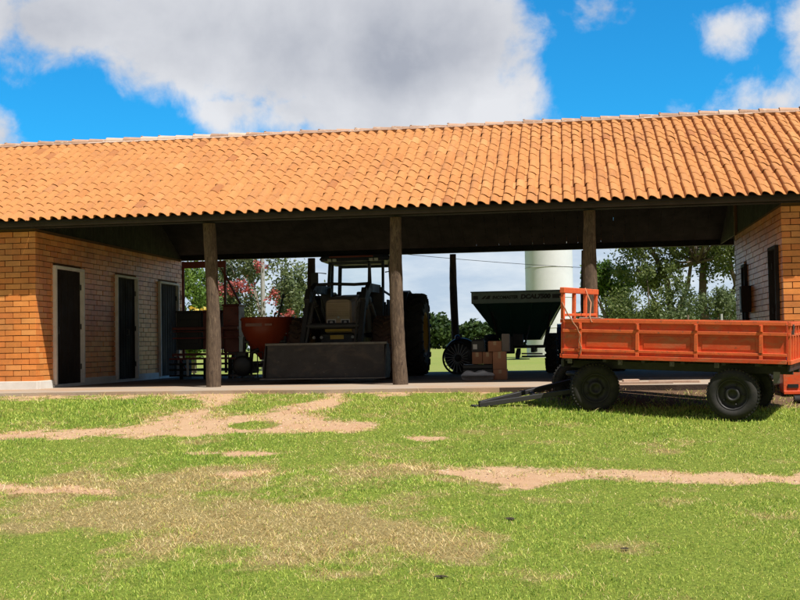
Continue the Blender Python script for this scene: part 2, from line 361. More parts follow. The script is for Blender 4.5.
def build_grass():
    # blades: density falls with distance from the viewpoint, width grows a little
    N=1500000
    Y=4.6+(17.0-4.6)*rng.random(N); X=-13+21*rng.random(N)
    keepw=np.clip((7.3/np.maximum(Y,5.5))**1.35,0,1)
    half=.50*Y+1.6; cx=-.146*Y
    keep=(rng.random(N)<keepw)&(np.abs(X-cx)<half*.95)&(Y<16.93-.02*(X<0))&(Y<np.where(X<-.2,16.75,np.where(X<3.2,15.9+.25*vnoise(X,Y,2,6)+1.0*(rng.random(N)<.6),16.9))-.1*vnoise(X,Y,3,5))
    d=dirt(X,Y); d2=d+(fbm(X,Y,7,4,21)-.5)*1.6
    keep&=(rng.random(N)>np.clip((d2-.40)/.5,0,1)*.985)
    clump=fbm(X,Y,5,3,33); keep&=rng.random(N)<(.45+clump*1.0)
    X=X[keep];Y=Y[keep];n=len(X)
    st=straw(X,Y); lush=np.clip(.5+(fbm(X,Y,.8,4,44)-.5)*2.0,0,1)
    dead=rng.random(n)<np.clip(st*1.15-.13+(vnoise(X,Y,14,91)-.5)*.5*(st>.2),0.04,.90)
    dead|=(d[keep]>.38)&(rng.random(n)<.6)
    h=(.012+.022*rng.random(n)**1.4)*(.8+.7*lush)*np.where(dead,1.35,1.); w=(.0028+.0022*rng.random(n))*(Y/7.5)**.8*np.where(dead,.85,1)
    h*=np.where(dead,1+.9*(rng.random(n)<.12),1); h*=1+.25*(vnoise(X,Y,2.5,60)>.62)
    far=sst(13.6,15,Y); h*=1+.5*far
    az=rng.random(n)*2*PI; lean=np.where(dead,.75+.75*rng.random(n),.15+.95*rng.random(n)**1.2)
    faz=rng.random(n)*2*PI
    z=gz(X,Y)+ (fbm(X,Y,1.3,4,1)-.5)*.05*sst(16.7,15.5,Y)-.006
    dx=np.cos(az)*np.sin(lean)*h; dy=np.sin(az)*np.sin(lean)*h; dz=np.cos(lean)*h+np.where(dead,.006,0)
    wx=np.cos(faz)*w/2; wy=np.sin(faz)*w/2
    base=np.stack([X,Y,z],-1)
    a=base+np.stack([wx,wy,0*w],-1); b=base-np.stack([wx,wy,0*w],-1)
    mid=base+np.stack([dx*.45,dy*.45,dz*.62],-1)
    c=mid-np.stack([wx,wy,0*w],-1)*.85; d_=mid+np.stack([wx,wy,0*w],-1)*.85
    tip=base+np.stack([dx,dy,dz*.95],-1)
    V=np.stack([a,b,c,d_,tip],1).reshape(-1,3); k=np.arange(n)[:,None]*5
    F=np.concatenate([k+[0,1,2],k+[0,2,3],k+[3,2,4]],1).reshape(-1,3)
    cl2=vnoise(X,Y,9,71)*.5+vnoise(X,Y,22,72)*.5; tn=np.where(dead,.62+.38*np.clip(rng.random(n)*.75+(cl2-.4)*.7,0,1),np.clip(.60*rng.random(n)**1.3*(.6+.7*(1-lush))+(cl2-.5)*.42+.06+.10*st,0,.58))
    mat=leafmat('grass_blade',[(0,(.065,.140,.014)),(.2,(.27,.42,.048)),(.55,(.76,.80,.17)),(.62,(.27,.165,.045)),(.80,(.76,.56,.22)),(1,(.95,.82,.48))],.25,.55)
    o=np_mesh('lawn_grass',V,F,mat,{'tint':(np.repeat(tn,3),'FACE')})
    tag(o,'short green lawn mixed with dry straw in front of the shed','grass',kind='stuff')
    print('blades',n)
build_grass()
def build_gravel():
    N=60000; X=-9+14*rng.random(N); Y=9+8.2*rng.random(N); d=dirt(X,Y)
    k=(d>.5)&(rng.random(N)<.75*np.clip(fbm(X,Y,3,3,77)*2-.5,0.05,1))&(np.abs(X+.146*Y)<.5*Y+1)&(Y<np.where(X<0,16.7,15.8)); X=X[k];Y=Y[k];n=len(X)
    z=gz(X,Y)+(fbm(X,Y,1.3,4,1)-.5)*.05*sst(16.7,15.5,Y)-.012*d[k]
    r=.004+.011*rng.random(n)**3; a=rng.random((n,4))*.9+np.array([0,1.57,3.14,4.71])
    V=np.zeros((n,5,3)); 
    for q in range(4): V[:,q,0]=X+r*1.3*np.cos(a[:,q]); V[:,q,1]=Y+r*np.sin(a[:,q]); V[:,q,2]=z-.001
    V[:,4,0]=X+r*.3*rng.normal(size=n);V[:,4,1]=Y;V[:,4,2]=z+r*.75
    b=np.arange(n)[:,None]*5; F=np.concatenate([b+[0,1,4],b+[1,2,4],b+[2,3,4],b+[3,0,4]],1).reshape(-1,3)
    m,t,bb=new_mat('small_stones'); t.link(t.ramp(t.attr('tint'),[(0,(.12,.06,.035)),(.5,(.36,.21,.12)),(1,(.62,.50,.38))]),bb.inputs['Base Color']); bb.inputs['Roughness'].default_value=.9
    o=np_mesh('gravel',V.reshape(-1,3),F,m,{'tint':(np.repeat(rng.random(n),4),'FACE')}); tag(o,'small stones and crumbs of earth on the bare sandy patches','gravel',kind='stuff')
build_gravel()

# concrete slab of the shed with a raked, sandy apron
def build_slab():
    mb=MB()
    xs=list(np.arange(-16.5,8.6,.5))
    top=[]
    for x in xs:
        ye=16.72+.10*math.sin(x*.7)+.06*math.sin(x*2.3+1)
        if x>0: ye=16.95+.05*math.sin(x*3)
        top.append((x,ye))
    for (x0,y0),(x1,y1) in zip(top[:-1],top[1:]):
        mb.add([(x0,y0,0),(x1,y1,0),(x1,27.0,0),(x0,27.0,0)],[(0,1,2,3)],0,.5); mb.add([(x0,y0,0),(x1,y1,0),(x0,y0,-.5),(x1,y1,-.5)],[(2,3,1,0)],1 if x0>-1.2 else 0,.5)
    mb.add([(-16.5,27,0),(8.5,27,0),(8.5,27,-.5),(-16.5,27,-.5)],[(0,1,2,3)],0,.5)
    m,t,b=new_mat('sandy_concrete'); co=t.coord('Object')
    n=t.noise(2.2,7,.65,co); n2=t.noise(45,5,.7,co); n3=t.noise(.8,5,.6,co)
    col=t.mix(t.mr(n,.35,.65),(.36,.31,.26),(.40,.30,.21)); col=t.mix(t.mr(n3,.45,.65,0,.6),col,(.40,.24,.14)); col=t.mix(t.mr(n2,.55,.75,0,.5),col,(.26,.19,.14))
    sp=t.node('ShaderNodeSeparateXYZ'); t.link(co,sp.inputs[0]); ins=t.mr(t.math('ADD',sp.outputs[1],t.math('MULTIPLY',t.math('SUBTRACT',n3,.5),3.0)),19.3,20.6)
    bay_shade=t.mix(t.mr(n,.4,.6),(.085,.058,.040),(.15,.105,.075)); col=t.mix(t.math('MULTIPLY',ins,.8),col,bay_shade)  # shade under the roof painted into the floor as darker brown
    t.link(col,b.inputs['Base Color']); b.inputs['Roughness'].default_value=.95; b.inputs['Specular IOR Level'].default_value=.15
    t.link(t.bump(n2,.4,.01),b.inputs['Normal'])
    tag(mb.build('pavement',[m,worn('shade_dark_edge',(.05,.028,.018),(.03,.017,.012),.95,scale=5,bump=.6)]),kind='structure')  # second material paints the shade behind the wagon onto the slab face
build_slab()

# ------------------------------------------------------------------ the shed
YF,YB=18.41,26.05; XL,XR=-8.9,3.28; YRB=23.5
E_F=(17.96,2.79); RIDGE=(22.2,4.83); E_B=(26.22,2.85)
shed=thing('farm_shed','long open brick farm shed with an orange clay tile roof and log posts','farm building',(-2.8,18.41,0))
SO=(-2.8,18.41,0)
def roof_z(Y):
    if Y<=RIDGE[0]: return E_F[1]+(Y-E_F[0])*(RIDGE[1]-E_F[1])/(RIDGE[0]-E_F[0])
    return E_B[1]+(E_B[0]-Y)*(RIDGE[1]-E_B[1])/(E_B[0]-RIDGE[0])

def brick_run(mb,p0,d,nrm,L,z0,ztop,openings=(),bl=.275,ch=.098,j=.010,thick=.11):
    """running bond of real bricks along d from p0; nrm = outward; ztop = function of the distance"""
    d=Vector(d);nrm=Vector(nrm);p0=Vector(p0)
    c=0; z=z0
    while z<6:
        zz=z+ch-j; u=-(bl+j)*.5 if c%2 else 0.
        any_=False
        while u<L:
            a=max(u,0); b=min(u+bl,L); u+=bl+j
            if b-a<.03: continue
            if zz>ztop((a+b)/2): continue
            segs=[(a,b)]
            for (oa,ob,oz0,oz1) in openings:
                if zz<=oz0+.02 or z>=oz1-.02: continue
                ns=[]
                for (s0,s1) in segs:
                    if s1<=oa or s0>=ob: ns.append((s0,s1)); continue
                    if s0<oa: ns.append((s0,oa))
                    if s1>ob: ns.append((ob,s1))
                segs=ns
            for (s0,s1) in segs:
                if s1-s0<.02: continue
                any_=True
                o=random.uniform(-.003,.003)
                m=(s0+s1)/2; cc=p0+d*m+nrm*(-thick/2+o)+Vector((0,0,(z+zz)/2))
                x=d; y=nrm; R=Matrix((x,y,x.cross(y))).transposed()
                mb.box(cc+Vector((0,0,random.uniform(-.0015,.0015))),(s1-s0-random.uniform(0,.006),thick,zz-z-random.uniform(0,.004)),R@RY(random.uniform(-.007,.007)),0)
        z+=ch; c+=1
        if not any_ and z>z0+1: break
def mortar_slab(mb,p0,d,nrm,L,z0,ztop,openings=(),rec=.024,thick=.10):
    """wall core behind the bricks, cut around openings"""
    d=Vector(d);nrm=Vector(nrm);p0=Vector(p0)
    us=sorted(set([0,L]+[v for o in openings for v in o[:2]]+([L/2] if L>4 else [])))
    us=[u for u in us if 0<=u<=L]
    fine=[]
    for a,b in zip(us[:-1],us[1:]):
        k=max(1,int((b-a)/.6)); fine+= [a+(b-a)*i/k for i in range(k)]
    fine.append(L)
    for a,b in zip(fine[:-1],fine[1:]):
        m=(a+b)/2; ivs=[(z0,None)]
        for (oa,ob,oz0,oz1) in openings:
            if oa-1e-6<=m<=ob+1e-6: ivs=([(z0,oz0)] if oz0>z0+.01 else [])+[(oz1,None)]
        for lo,hi in ivs:
            ha=ztop(a) if hi is None else hi; hb=ztop(b) if hi is None else hi
            P=[]
            for (u,zz) in ((a,lo),(b,lo),(b,hb),(a,ha)): P.append(p0+d*u+nrm*(-rec)+Vector((0,0,zz)))
            Q=[p-nrm*thick for p in P]
            mb.loft(P,Q,True,1,.5)
def wall_z(y): return roof_z(y)-.10
# left block : front wall, door wall, back wall
doorsL=[(19.07,20.29),(21.86,22.99),(24.29,25.53)]
mb=MB()
opsL=[(a-YF,b-YF,0,2.14) for a,b in doorsL]
brick_run(mb,(-16,YF,0),(1,0,0),(0,-1,0),16+XL,.13,lambda u:2.72)
mortar_slab(mb,(-16,YF,0),(1,0,0),(0,-1,0),16+XL-.013,.0,lambda u:2.72)
brick_run(mb,(XL,YF+.004,0),(0,1,0),(1,0,0),YB-YF-.15,.13,lambda u:2.72,opsL)
mortar_slab(mb,(XL,YF+.10,0),(0,1,0),(1,0,0),YB-YF-.25,.0,lambda u:2.72,[(a-.1,b-.1,c,d) for a,b,c,d in opsL])
brick_run(mb,(-16,YB-.15,0),(1,0,0),(0,1,0),16+XL,.13,lambda u:2.72)
mortar_slab(mb,(-16,YB-.15,0),(1,0,0),(0,1,0),16+XL,.0,lambda u:2.72)
wl=mb.build('wall',[M['brick'],M['mortar']],shed,SO,recalc=False)
# right block
mb=MB()
opsR=[(18.72-YF,19.38-YF,0,2.10),(21.95-YF,22.34-YF,0,2.02)]
brick_run(mb,(XR,YF,0),(1,0,0),(0,-1,0),5,.13,lambda u:2.72)
mortar_slab(mb,(XR+.013,YF,0),(1,0,0),(0,-1,0),5,.0,lambda u:2.72)
brick_run(mb,(XR,YF+.004,0),(0,1,0),(-1,0,0),YRB-YF,.13,lambda u:2.72,opsR)
mortar_slab(mb,(XR,YF+.10,0),(0,1,0),(-1,0,0),YRB-YF-.1,.0,lambda u:2.72,[(a-.1,b-.1,c,d) for a,b,c,d in opsR])
brick_run(mb,(XR,YRB,0),(1,0,0),(0,1,0),5,.13,lambda u:wall_z(YRB))
mortar_slab(mb,(XR,YRB,0),(1,0,0),(0,1,0),5,.0,lambda u:wall_z(YRB))
wr=mb.build('wall',[M['brick'],M['mortar']],shed,SO,recalc=False)
# plinths
mb=MB()
mb.bb((-16,YF-.025,-.02),(XL+.025,YF+.1,.135)); mb.bb((XL-.1,YF+.1,-.02),(XL+.025,doorsL[0][0]-.04,.135))
for a,b in ((doorsL[0][1]+.04,doorsL[1][0]-.04),(doorsL[1][1]+.04,doorsL[2][0]-.04),(doorsL[2][1]+.04,YB-.15)): mb.bb((XL-.1,a,-.02),(XL+.025,b,.135))
for a,b in doorsL: mb.bb((XL-.1,a-.04,-.02),(XL+.035,b+.04,.05))
mb.build('plinth',M['plaster'],shed,SO,bevel=.006)
mb=MB(); mb.bb((XR-.025,YF-.025,-.3),(8.3,YF+.1,.135)); mb.bb((XR-.025,YF+.1,-.02),(XR+.1,18.66,.135)); mb.bb((XR-.025,19.44,-.02),(XR+.1,21.9,.135)); mb.bb((XR-.025,22.4,-.02),(XR+.1,YRB,.135))
mb.build('plinth',M['plaster'],shed,SO,bevel=.006)
def door(xw,y0,y1,top,sgn,double,frame_mat,framew=.055):
    d=MB(); x=xw+sgn*(-.035)
    leaves=[(y0+framew,(y0+y1)/2-.006),((y0+y1)/2+.006,y1-framew)] if double else [(y0+framew,y1-framew)]
    for a,b in leaves:
        d.bb((x-.02,a,.055),(x+.02,b,top-framew))
        n=4
        for i in range(n):
            aa=a+(b-a)*(i+.08)/n; bbb=a+(b-a)*(i+.92)/n
            d.bb((x-.026,aa,.09),(x+.026,bbb,top-framew-.03))
    o=d.build('door',M['door'],shed,SO,bevel=.003)
    f=MB(); e=.012
    f.bb((xw-.06,y0,.05),(xw+.06,y0+framew,top)); f.bb((xw-.06,y1-framew,.05),(xw+.06,y1,top)); f.bb((xw-.06,y0+framew,top-framew),(xw+.06,y1-framew,top))
    f.build('frame',frame_mat,o,SO,bevel=.004)
    for zz in (.35,1.08,1.8):
        for yy in ((y0+framew+.01,y1-framew-.01) if double else (y1-framew-.01,)):
            h=MB(); h.tube([(x+sgn*.04,yy,zz-.05),(x+sgn*.04,yy,zz+.05)],.012,8); h.build('hinge',M['black'],o,SO)
    h=MB(); yy=(y0+y1)/2+.06 if double else y0+framew+.09
    h.tube([(x+sgn*.03,yy,1.06),(x+sgn*.075,yy,1.06),(x+sgn*.075,yy,.94),(x+sgn*.03,yy,.94)],.008,8); h.build('handle',M['steel'],o,SO)
    return o
door(XL,doorsL[0][0],doorsL[0][1],2.14,1,False,M['frame'])
door(XL,doorsL[1][0],doorsL[1][1],2.14,1,True,M['frame'],.045)
door(XL,doorsL[2][0],doorsL[2][1],2.14,1,True,M['frame'],.045)
door(XR,18.72,19.38,2.10,-1,False,M['darkwood'])
door(XR,21.95,22.34,2.02,-1,False,M['darkwood'])
m_=MB(); m_.bb((XR-.17,21.55,1.12),(XR-.004,21.82,1.60)); eb=m_.build('meter_box',M['door'],shed,SO,bevel=.01)
m_=MB(); m_.bb((XR-.178,21.60,1.17),(XR-.172,21.77,1.55)); m_.build('meter_door',M['black'],eb,SO)
# dark boarded gables over the two side walls
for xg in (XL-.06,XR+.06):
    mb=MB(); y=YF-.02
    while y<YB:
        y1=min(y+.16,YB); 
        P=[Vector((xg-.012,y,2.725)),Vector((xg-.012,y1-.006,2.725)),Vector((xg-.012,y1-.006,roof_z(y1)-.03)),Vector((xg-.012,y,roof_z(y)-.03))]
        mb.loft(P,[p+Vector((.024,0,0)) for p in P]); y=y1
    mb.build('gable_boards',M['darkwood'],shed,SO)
# log posts
def post(x,y,z0,z1,r,lean=0,bulge=0):
    mb=MB(); n=22; k=26; s=random.random()*9; pts=[]; vs=[]
    for i in range(k):
        u=i/(k-1); z=z0+(z1-z0)*u
        cx=x+lean*u+.018*math.sin(u*4+s); cy=y+.015*math.sin(u*3.1+s*2)
        rr=r*(1.10-.22*u+.05*math.sin(u*9+s)+bulge*math.exp(-((u-.28)/.14)**2))
        for q in range(n):
            a=2*PI*q/n; w=1+.05*math.sin(3*a+s+u*2)+.03*math.sin(7*a+u*5+s)+random.uniform(-.035,.035)-(.06 if q==int(5+u*3) else 0)+.10*math.exp(-((u-.33)/.02)**2)*math.cos(a-5)**2
            vs.append((cx+rr*w*math.cos(a),cy+rr*w*math.sin(a),z))
    fs=[(i*n+q,i*n+(q+1)%n,(i+1)*n+(q+1)%n,(i+1)*n+q) for i in range(k-1) for q in range(n)]
    mb.add(vs,fs,0,random.random(),True); mb.add(vs[-n:],[tuple(range(n))],0)
    return mb.build('post',M['log'],shed,SO)
for x,r,l in ((-5.80,.112,-.05),(-2.70,.108,-.03),(.37,.112,.0)): post(x,YF,-.05,2.70,r,l)
for x,r,l,b in ((-5.85,.10,.03,0),(-5.83+.12,.001,0,0),(-2.53,.085,-.02,.1),(.40,.10,0,0)):
    if r>.01: post(x,YB,-.05,2.68,r,l,b)
# the lower half of this back post is swollen
# plates, ties, rafters, purlins
def part_beam(name,p0,p1,w,h,mat='darkwood',bev=.006):
    mb=MB(); mb.beam(p0,p1,w,h); return mb.build(name,M[mat],shed,SO,bevel=bev)
part_beam('wall_plate',(-16,YF+.03,2.795),(8.3,YF+.03,2.795),.16,.15)
part_beam('wall_plate',(-16,YB,2.765),(8.3,YB,2.765),.14,.12)
for x in (-5.83,-2.65,.38):
    part_beam('collar_beam',(x,20.7,3.85),(x,23.7,3.85),.07,.12)
for i in range(33):
    x=-15.9+i*.75
    part_beam('rafter',(x,E_F[0]+.12,E_F[1]+.01),(x,RIDGE[0]-.02,RIDGE[1]-.10),.055,.10)
    part_beam('rafter',(x,E_B[0]-.05,E_B[1]-.02),(x,RIDGE[0]+.02,RIDGE[1]-.10),.055,.10)
# battens, and an added near-black lining that paints the shade under the tiles
def slope_pt(side,v,off):
    if side: y0,z0=E_F; a=math.atan2(RIDGE[1]-z0,RIDGE[0]-y0); return Vector((0,y0+math.cos(a)*v-math.sin(a)*off,z0+math.sin(a)*v+math.cos(a)*off))
    y0,z0=E_B; a=math.atan2(RIDGE[1]-z0,y0-RIDGE[0]); return Vector((0,y0-math.cos(a)*v+math.sin(a)*off,z0+math.sin(a)*v+math.cos(a)*off))
LF=math.hypot(RIDGE[0]-E_F[0],RIDGE[1]-E_F[1]); LBK=math.hypot(E_B[0]-RIDGE[0],RIDGE[1]-E_B[1])
for side,L in ((1,LF),(0,LBK)):
    n=13 if side else 12
    for k in range(n):
        v=.06+k*.362
        if v>L-.05: continue
        p=slope_pt(side,v,-.018); part_beam('batten',(-16,p.y,p.z-.014),(8.3,p.y,p.z-.014),.04,.03,bev=0)
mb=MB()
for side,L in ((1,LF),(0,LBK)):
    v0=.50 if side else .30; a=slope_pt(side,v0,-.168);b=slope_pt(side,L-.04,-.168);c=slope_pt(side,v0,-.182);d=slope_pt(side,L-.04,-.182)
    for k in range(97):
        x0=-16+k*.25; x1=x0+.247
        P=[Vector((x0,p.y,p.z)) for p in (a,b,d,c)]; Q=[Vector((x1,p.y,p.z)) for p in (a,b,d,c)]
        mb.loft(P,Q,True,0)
mb.build('shade_lining',M['shade_boards'],shed,SO)
# tiles
def build_tiles():
    W=.186; TL=.405; EXP=.362
    prof=[(0,.008),(.012,.002),(.034,0),(.050,.001),(.056,.010),(.061,.042),(.072,.056),(.10,.059),(.13,.050),(.155,.036),(.175,.020),(.192,.004)]
    P=np.array(prof); k=len(P)
    Vs=[];Fs=[];T=[]; base=0
    for side,L,rows in ((1,LF,13),(0,LBK,12)):
        if side: a=math.atan2(RIDGE[1]-E_F[1],RIDGE[0]-E_F[0]); y0,z0=E_F; ey,ez=math.cos(a),math.sin(a); ny,nz=-math.sin(a),math.cos(a)
        else: a=math.atan2(RIDGE[1]-E_B[1],E_B[0]-RIDGE[0]); y0,z0=E_B; ey,ez=-math.cos(a),math.sin(a); ny,nz=math.sin(a),math.cos(a)
        cols=int(24.5/W)
        coltone=rng.random(cols)
        for r in range(rows):
            wave=.010*math.sin(r*.9)
            for c in range(cols):
                u0=-16.1+c*W+rng.normal(0,.0022)+.006*math.sin(r*1.7+c*.3); v0=r*EXP+rng.normal(0,.005)+.006*math.sin(c*.21+r)
                hf=.0125+rng.normal(0,.0022)+.003*math.sin(c*.17+r*.5); hb=.004; sk=rng.normal(0,.004)
                vb=min(v0+TL,L-.0)
                us=u0+P[:,0]
                sc_b=.96
                ub=u0+.01+(P[:,0]-.01)*1.0+sk
                top_f=np.stack([us,np.full(k,v0),P[:,1]+hf],-1); top_b=np.stack([ub,np.full(k,vb),P[:,1]*sc_b+hb],-1)
                low_f=top_f.copy(); low_f[:,2]-=.008
                low_b=top_b.copy(); low_b[:,2]-=.010
                A=np.concatenate([top_f,top_b,low_f,low_b]); 
                w=np.stack([A[:,0],y0+ey*A[:,1]+ny*A[:,2],z0+ez*A[:,1]+nz*A[:,2]],-1)
                Vs.append(w)
                i=np.arange(k-1)
                Fs.append(np.stack([i,i+1,i+1+k,i+k],-1)+base); Fs.append(np.stack([i+2*k,i+1+2*k,i+1,i],-1)+base); Fs.append(np.stack([i+2*k,i+3*k,i+1+3*k,i+1+2*k],-1)+base)
                base+=4*k
                tt=np.clip(.5+rng.normal(0,.14)+(coltone[c]-.5)*.12,0,.97)
                if rng.random()<.012: tt=1.
                T.append(np.full(3*(k-1),tt))
    V=np.concatenate(Vs)-np.array(SO); F=np.concatenate(Fs)
    o=np_mesh('roof',V,F,M['tile'],{'tint':(np.concatenate(T),'FACE')},parent=shed)
    return o
roof=build_tiles()
mb=MB()
x=-16.1; i=0
while x<8.3:
    zc=RIDGE[1]-.008+random.uniform(-.006,.006)+.012*math.sin(x*.5); white=(-9.5<x<-6.6 and random.random()<.85) or random.random()<.03
    n=9; A=[];B=[]
    for q in range(n):
        a=PI*q/(n-1)
        A.append((x,RIDGE[0]-.115*math.cos(a),zc+.016+.095*math.sin(a))); B.append((x+.42,RIDGE[0]-.100*math.cos(a),zc+.080*math.sin(a)))
    vs=A+B+[(p[0],p[1]*.999+RIDGE[0]*.001,p[2]-.016) for p in A]
    fs=[(q,q+1,q+1+n,q+n) for q in range(n-1)]+[(q+2*n,q+1+2*n,q+1,q) for q in range(n-1)]
    mb.add(vs,fs,1 if white else 0,random.random(),False)
    # lump of bedding mortar where two caps meet
    if random.random()<.45: mb.box((x+.01,RIDGE[0]-.04,zc+.100),(.035,.06,.02),RX(.3),0,.1)
    x+=.365
for y,s in ((RIDGE[0]-.13,-1),(RIDGE[0]+.13,1)):
    for k in range(160):
        x0=-16.1+k*.153
        wht=1 if (-9.5<x0<-6.6) or random.random()<.07 else 0
        mb.box((x0+.075,y,RIDGE[1]-.035+random.uniform(-.006,.006)),(.155,.055,.09),RX(s*-.5),wht,random.random()*.6)
mb.build('ridge_caps',[M['ridge'],M['ridgewhite']],roof,SO,recalc=False)
mb=MB(); mb.bb((-9.05,17.93,2.70),(-8.86,18.39,2.79)); 
part_beam('eave_board',(-16,E_F[0]+.10,E_F[1]-.035),(8.3,E_F[0]+.10,E_F[1]-.035),.025,.085,'fascia')

# ------------------------------------------------------------------ orange four-wheel wagon
WRZ=math.radians(-17.2); WTY=math.radians(2.25)
WR=(Matrix.Rotation(WRZ,3,'Z')@Matrix.Rotation(WTY,3,'Y')@Matrix.Rotation(math.radians(1.0),3,'X'))
WO=Vector((-.075*.93,16.41*.93,.62+.34*.93))-WR@Vector((0,0,1.22))
wagon=thing('farm_wagon','orange four wheel farm wagon with steel drop sides parked on the grass','farm wagon',WO,WR.to_euler())
WL,WW,ZB,ZT=2.80,1.60,.715,1.22
def side_panel(y,sgn):
    mb=MB(); Y=y
    mb.bb((.01,Y+.018 if sgn<0 else Y-.026,ZB+.03),(WL-.01,Y+.026 if sgn<0 else Y-.018,ZT-.03))
    a,b=(Y,Y+.018) if sgn<0 else (Y-.018,Y)
    a2,b2=(Y-.014,Y+.0175) if sgn<0 else (Y-.0175,Y+.014)
    mb.bb((0,a2,ZT-.045),(WL,Y+.034 if sgn<0 else b2,ZT),mi=1)
    mb.bb((0,a2,ZB+.335),(WL,b-.001,ZB+.375),mi=1)
    mb.bb((0,a2,ZB+.085),(WL,b-.001,ZB+.12),mi=1)
    mb.bb((0,a2-.02 if sgn<0 else a,ZB-.005),(WL,b-.001 if sgn<0 else b2+.02,ZB+.045),mi=0)
    for x in (.235,.985,1.72,2.50):
        for z0,z1 in ((ZB+.046,ZB+.084),(ZB+.121,ZB+.334),(ZB+.376,ZT-.046)):
            mb.bb((x-.022,a2-.006 if sgn<0 else a,z0),(x+.022,b-.002 if sgn<0 else b2+.006,z1),mi=1)
        mb.tube([(x,(a2-.015) if sgn<0 else b2+.015,ZT-.12),(x,(a2-.015) if sgn<0 else b2+.015,ZT-.05)],.012,8,mi=1)
    # pressed fields between the ribs
    for x0,x1 in ((.31,.91),(1.06,1.65),(1.79,2.43)):
        mb.bb((x0,Y+.012 if sgn<0 else Y-.0175,ZB+.15),(x1,Y+.0175 if sgn<0 else Y-.012,ZB+.30))
    return mb.build('side_panel',[M['orange'],M['orangefade']],wagon,bevel=.004)
side_panel(0,-1); side_panel(WW,1)
mb=MB(); 
mb.bb((WL+.002,.0,ZB+.02),(WL+.012,WW,ZT-.03)); mb.bb((WL+.0125,0,ZT-.05),(WL+.05,WW,ZT-.005),mi=1); mb.bb((WL+.0125,0,ZB-.01),(WL+.055,WW,ZB+.04),mi=1); mb.bb((WL+.0125,0,ZB+.33),(WL+.04,WW,ZB+.365),mi=1)
for y in (.03,.28,.53,.8,1.07,1.32,1.57): mb.bb((WL+.0125,y-.02,ZB+.041),(WL+.045,y+.02,ZB+.329),mi=1); mb.bb((WL+.0125,y-.02,ZB+.366),(WL+.045,y+.02,ZT-.051),mi=1)
tg=mb.build('tailgate',[M['orange'],M['orangefade']],wagon,bevel=.003)
mb=MB(); mb.tube([(WL+.06,.12,ZT-.11),(WL+.06,.12,ZT-.03)],.013,8); mb.box((WL+.055,.12,ZT-.13),(.03,.05,.05)); mb.build('latch',M['steel'],tg)
mb=MB(); mb.bb((-.012,0.03,ZB+.02),(-.002,WW-.03,ZT-.03)); mb.bb((-.04,.0,ZT-.05),(-.013,WW,ZT-.002)); mb.bb((-.04,0,ZB),(-.013,WW,ZB+.05)); 
for y in (.05,.42,.8,1.18,1.55): mb.bb((-.035,y-.02,ZB+.051),(-.013,y+.02,ZT-.051))
mb.build('front_panel',M['orange'],wagon,bevel=.003)
mb=MB()
for y in (.03,.52,1.05,WW-.03): mb.bb((-.035,y-.028,ZT),(.01,y+.028,ZT+.34),mi=0)
mb.bb((-.045,-.01,ZT+.34),(.02,WW+.01,ZT+.415),mi=1); mb.bb((-.03,.02,ZT+.035),(.005,WW-.02,ZT+.07),mi=1)
mb.build('headboard',[M['orangefade'],M['orangefade']],wagon,bevel=.006)
mb=MB(); 
for k in range(9): mb.bb((.02,.035+k*.17,ZB+.0),(WL-.01,.035+k*.17+.164,ZB+.03))
mb.build('bed_floor',M['plank'],wagon)
mb=MB()
for y in (.48,WW-.48): mb.bb((-.02,y-.03,ZB-.15),(WL+.02,y+.03,ZB-.045))
for x in (.05,.55,1.05,1.55,2.05,2.45,2.72): mb.bb((x-.025,.03,ZB-.044),(x+.025,WW-.03,ZB-.004))
mb.bb((-.04,.06,ZB-.12),(-.0,WW-.06,ZB-.02)); mb.bb((WL+.0,.06,ZB-.10),(WL+.03,WW-.06,ZB-.02))
mb.beam((2.15,.3,ZB-.2),(2.15,.3,.42),.05,.3,(1,0,0)); mb.beam((2.15,WW-.3,ZB-.16),(2.15,WW-.3,.42),.05,.3,(1,0,0))
mb.build('chassis',M['darksteel'],wagon,bevel=.004)
for x in (.09,.76,1.42,1.97):
    mb=MB(); mb.bb((x-.03,.015,ZB-.075),(x+.03,.045,ZB-.012)); mb.bb((x-.012,.005,ZB-.06),(x+.012,.015,ZB-.03)); mb.build('bracket',M['steel'],wagon,bevel=.003)
mb=MB(); mb.bb((2.64,.03,ZB-.24),(2.72,.045,ZB-.10)); tl=mb.build('number_plate',M['steel'],wagon,bevel=.003)
def wagon_wheel(c,ang,r=.315,w=.17):
    R=RZ(ang)
    mb=MB() # rim and disc
    o=-w/2
    prof=[(.0,o+.045),(.05,o+.045),(.055,o+.02),(.085,o+.02),(.09,o+.06),(.16,o+.075),(.175,o+.03),(.188,o+.012),(.192,o+.03),(.180,o+.05),(.180,-o-.03),(.192,-o-.01),(.02,-o-.05)]
    mb.lathe(prof,(0,0,0),'y',32)
    for k in range(5):
        a=2*PI*k/5; mb.lathe([(.0,o+.028),(.011,o+.028),(.012,o+.055)],(.125*math.cos(a),0,.125*math.sin(a)),'y',6)
    wv=mb.build('wheel',M['darksteel'],wagon); wv.location=c; wv.rotation_euler=(0,0,ang)
    mb=MB(); h=w/2
    prof=[(.188,-h+.025),(.20,-h+.005),(.235,-h-.006),(.275,-h+.0),(.300,-h+.018),(r-.006,-h+.03),(r,-h+.036),(r,-.05),(r-.012,-.046),(r-.012,-.036),(r,-.032),(r,-.006),(r-.012,-.004),(r-.012,.004),(r,.006),(r,.032),(r-.012,.036),(r-.012,.046),(r,.05),(r,h-.036),(r-.006,h-.03),(.300,h-.018),(.275,h),(.235,h+.006),(.20,h-.005),(.188,h-.025)]
    mb.lathe(prof,(0,0,0),'y',56)
    for k in range(44):
        a=2*PI*k/44
        for s in (-1,1):
            p=Vector((math.cos(a)*(r-.004),s*(h-.030),math.sin(a)*(r-.004))); mb.box(p,(.02,.03,.020),RY(-a))
    mb.build('tyre',M['tyre'],wv)
    return wv
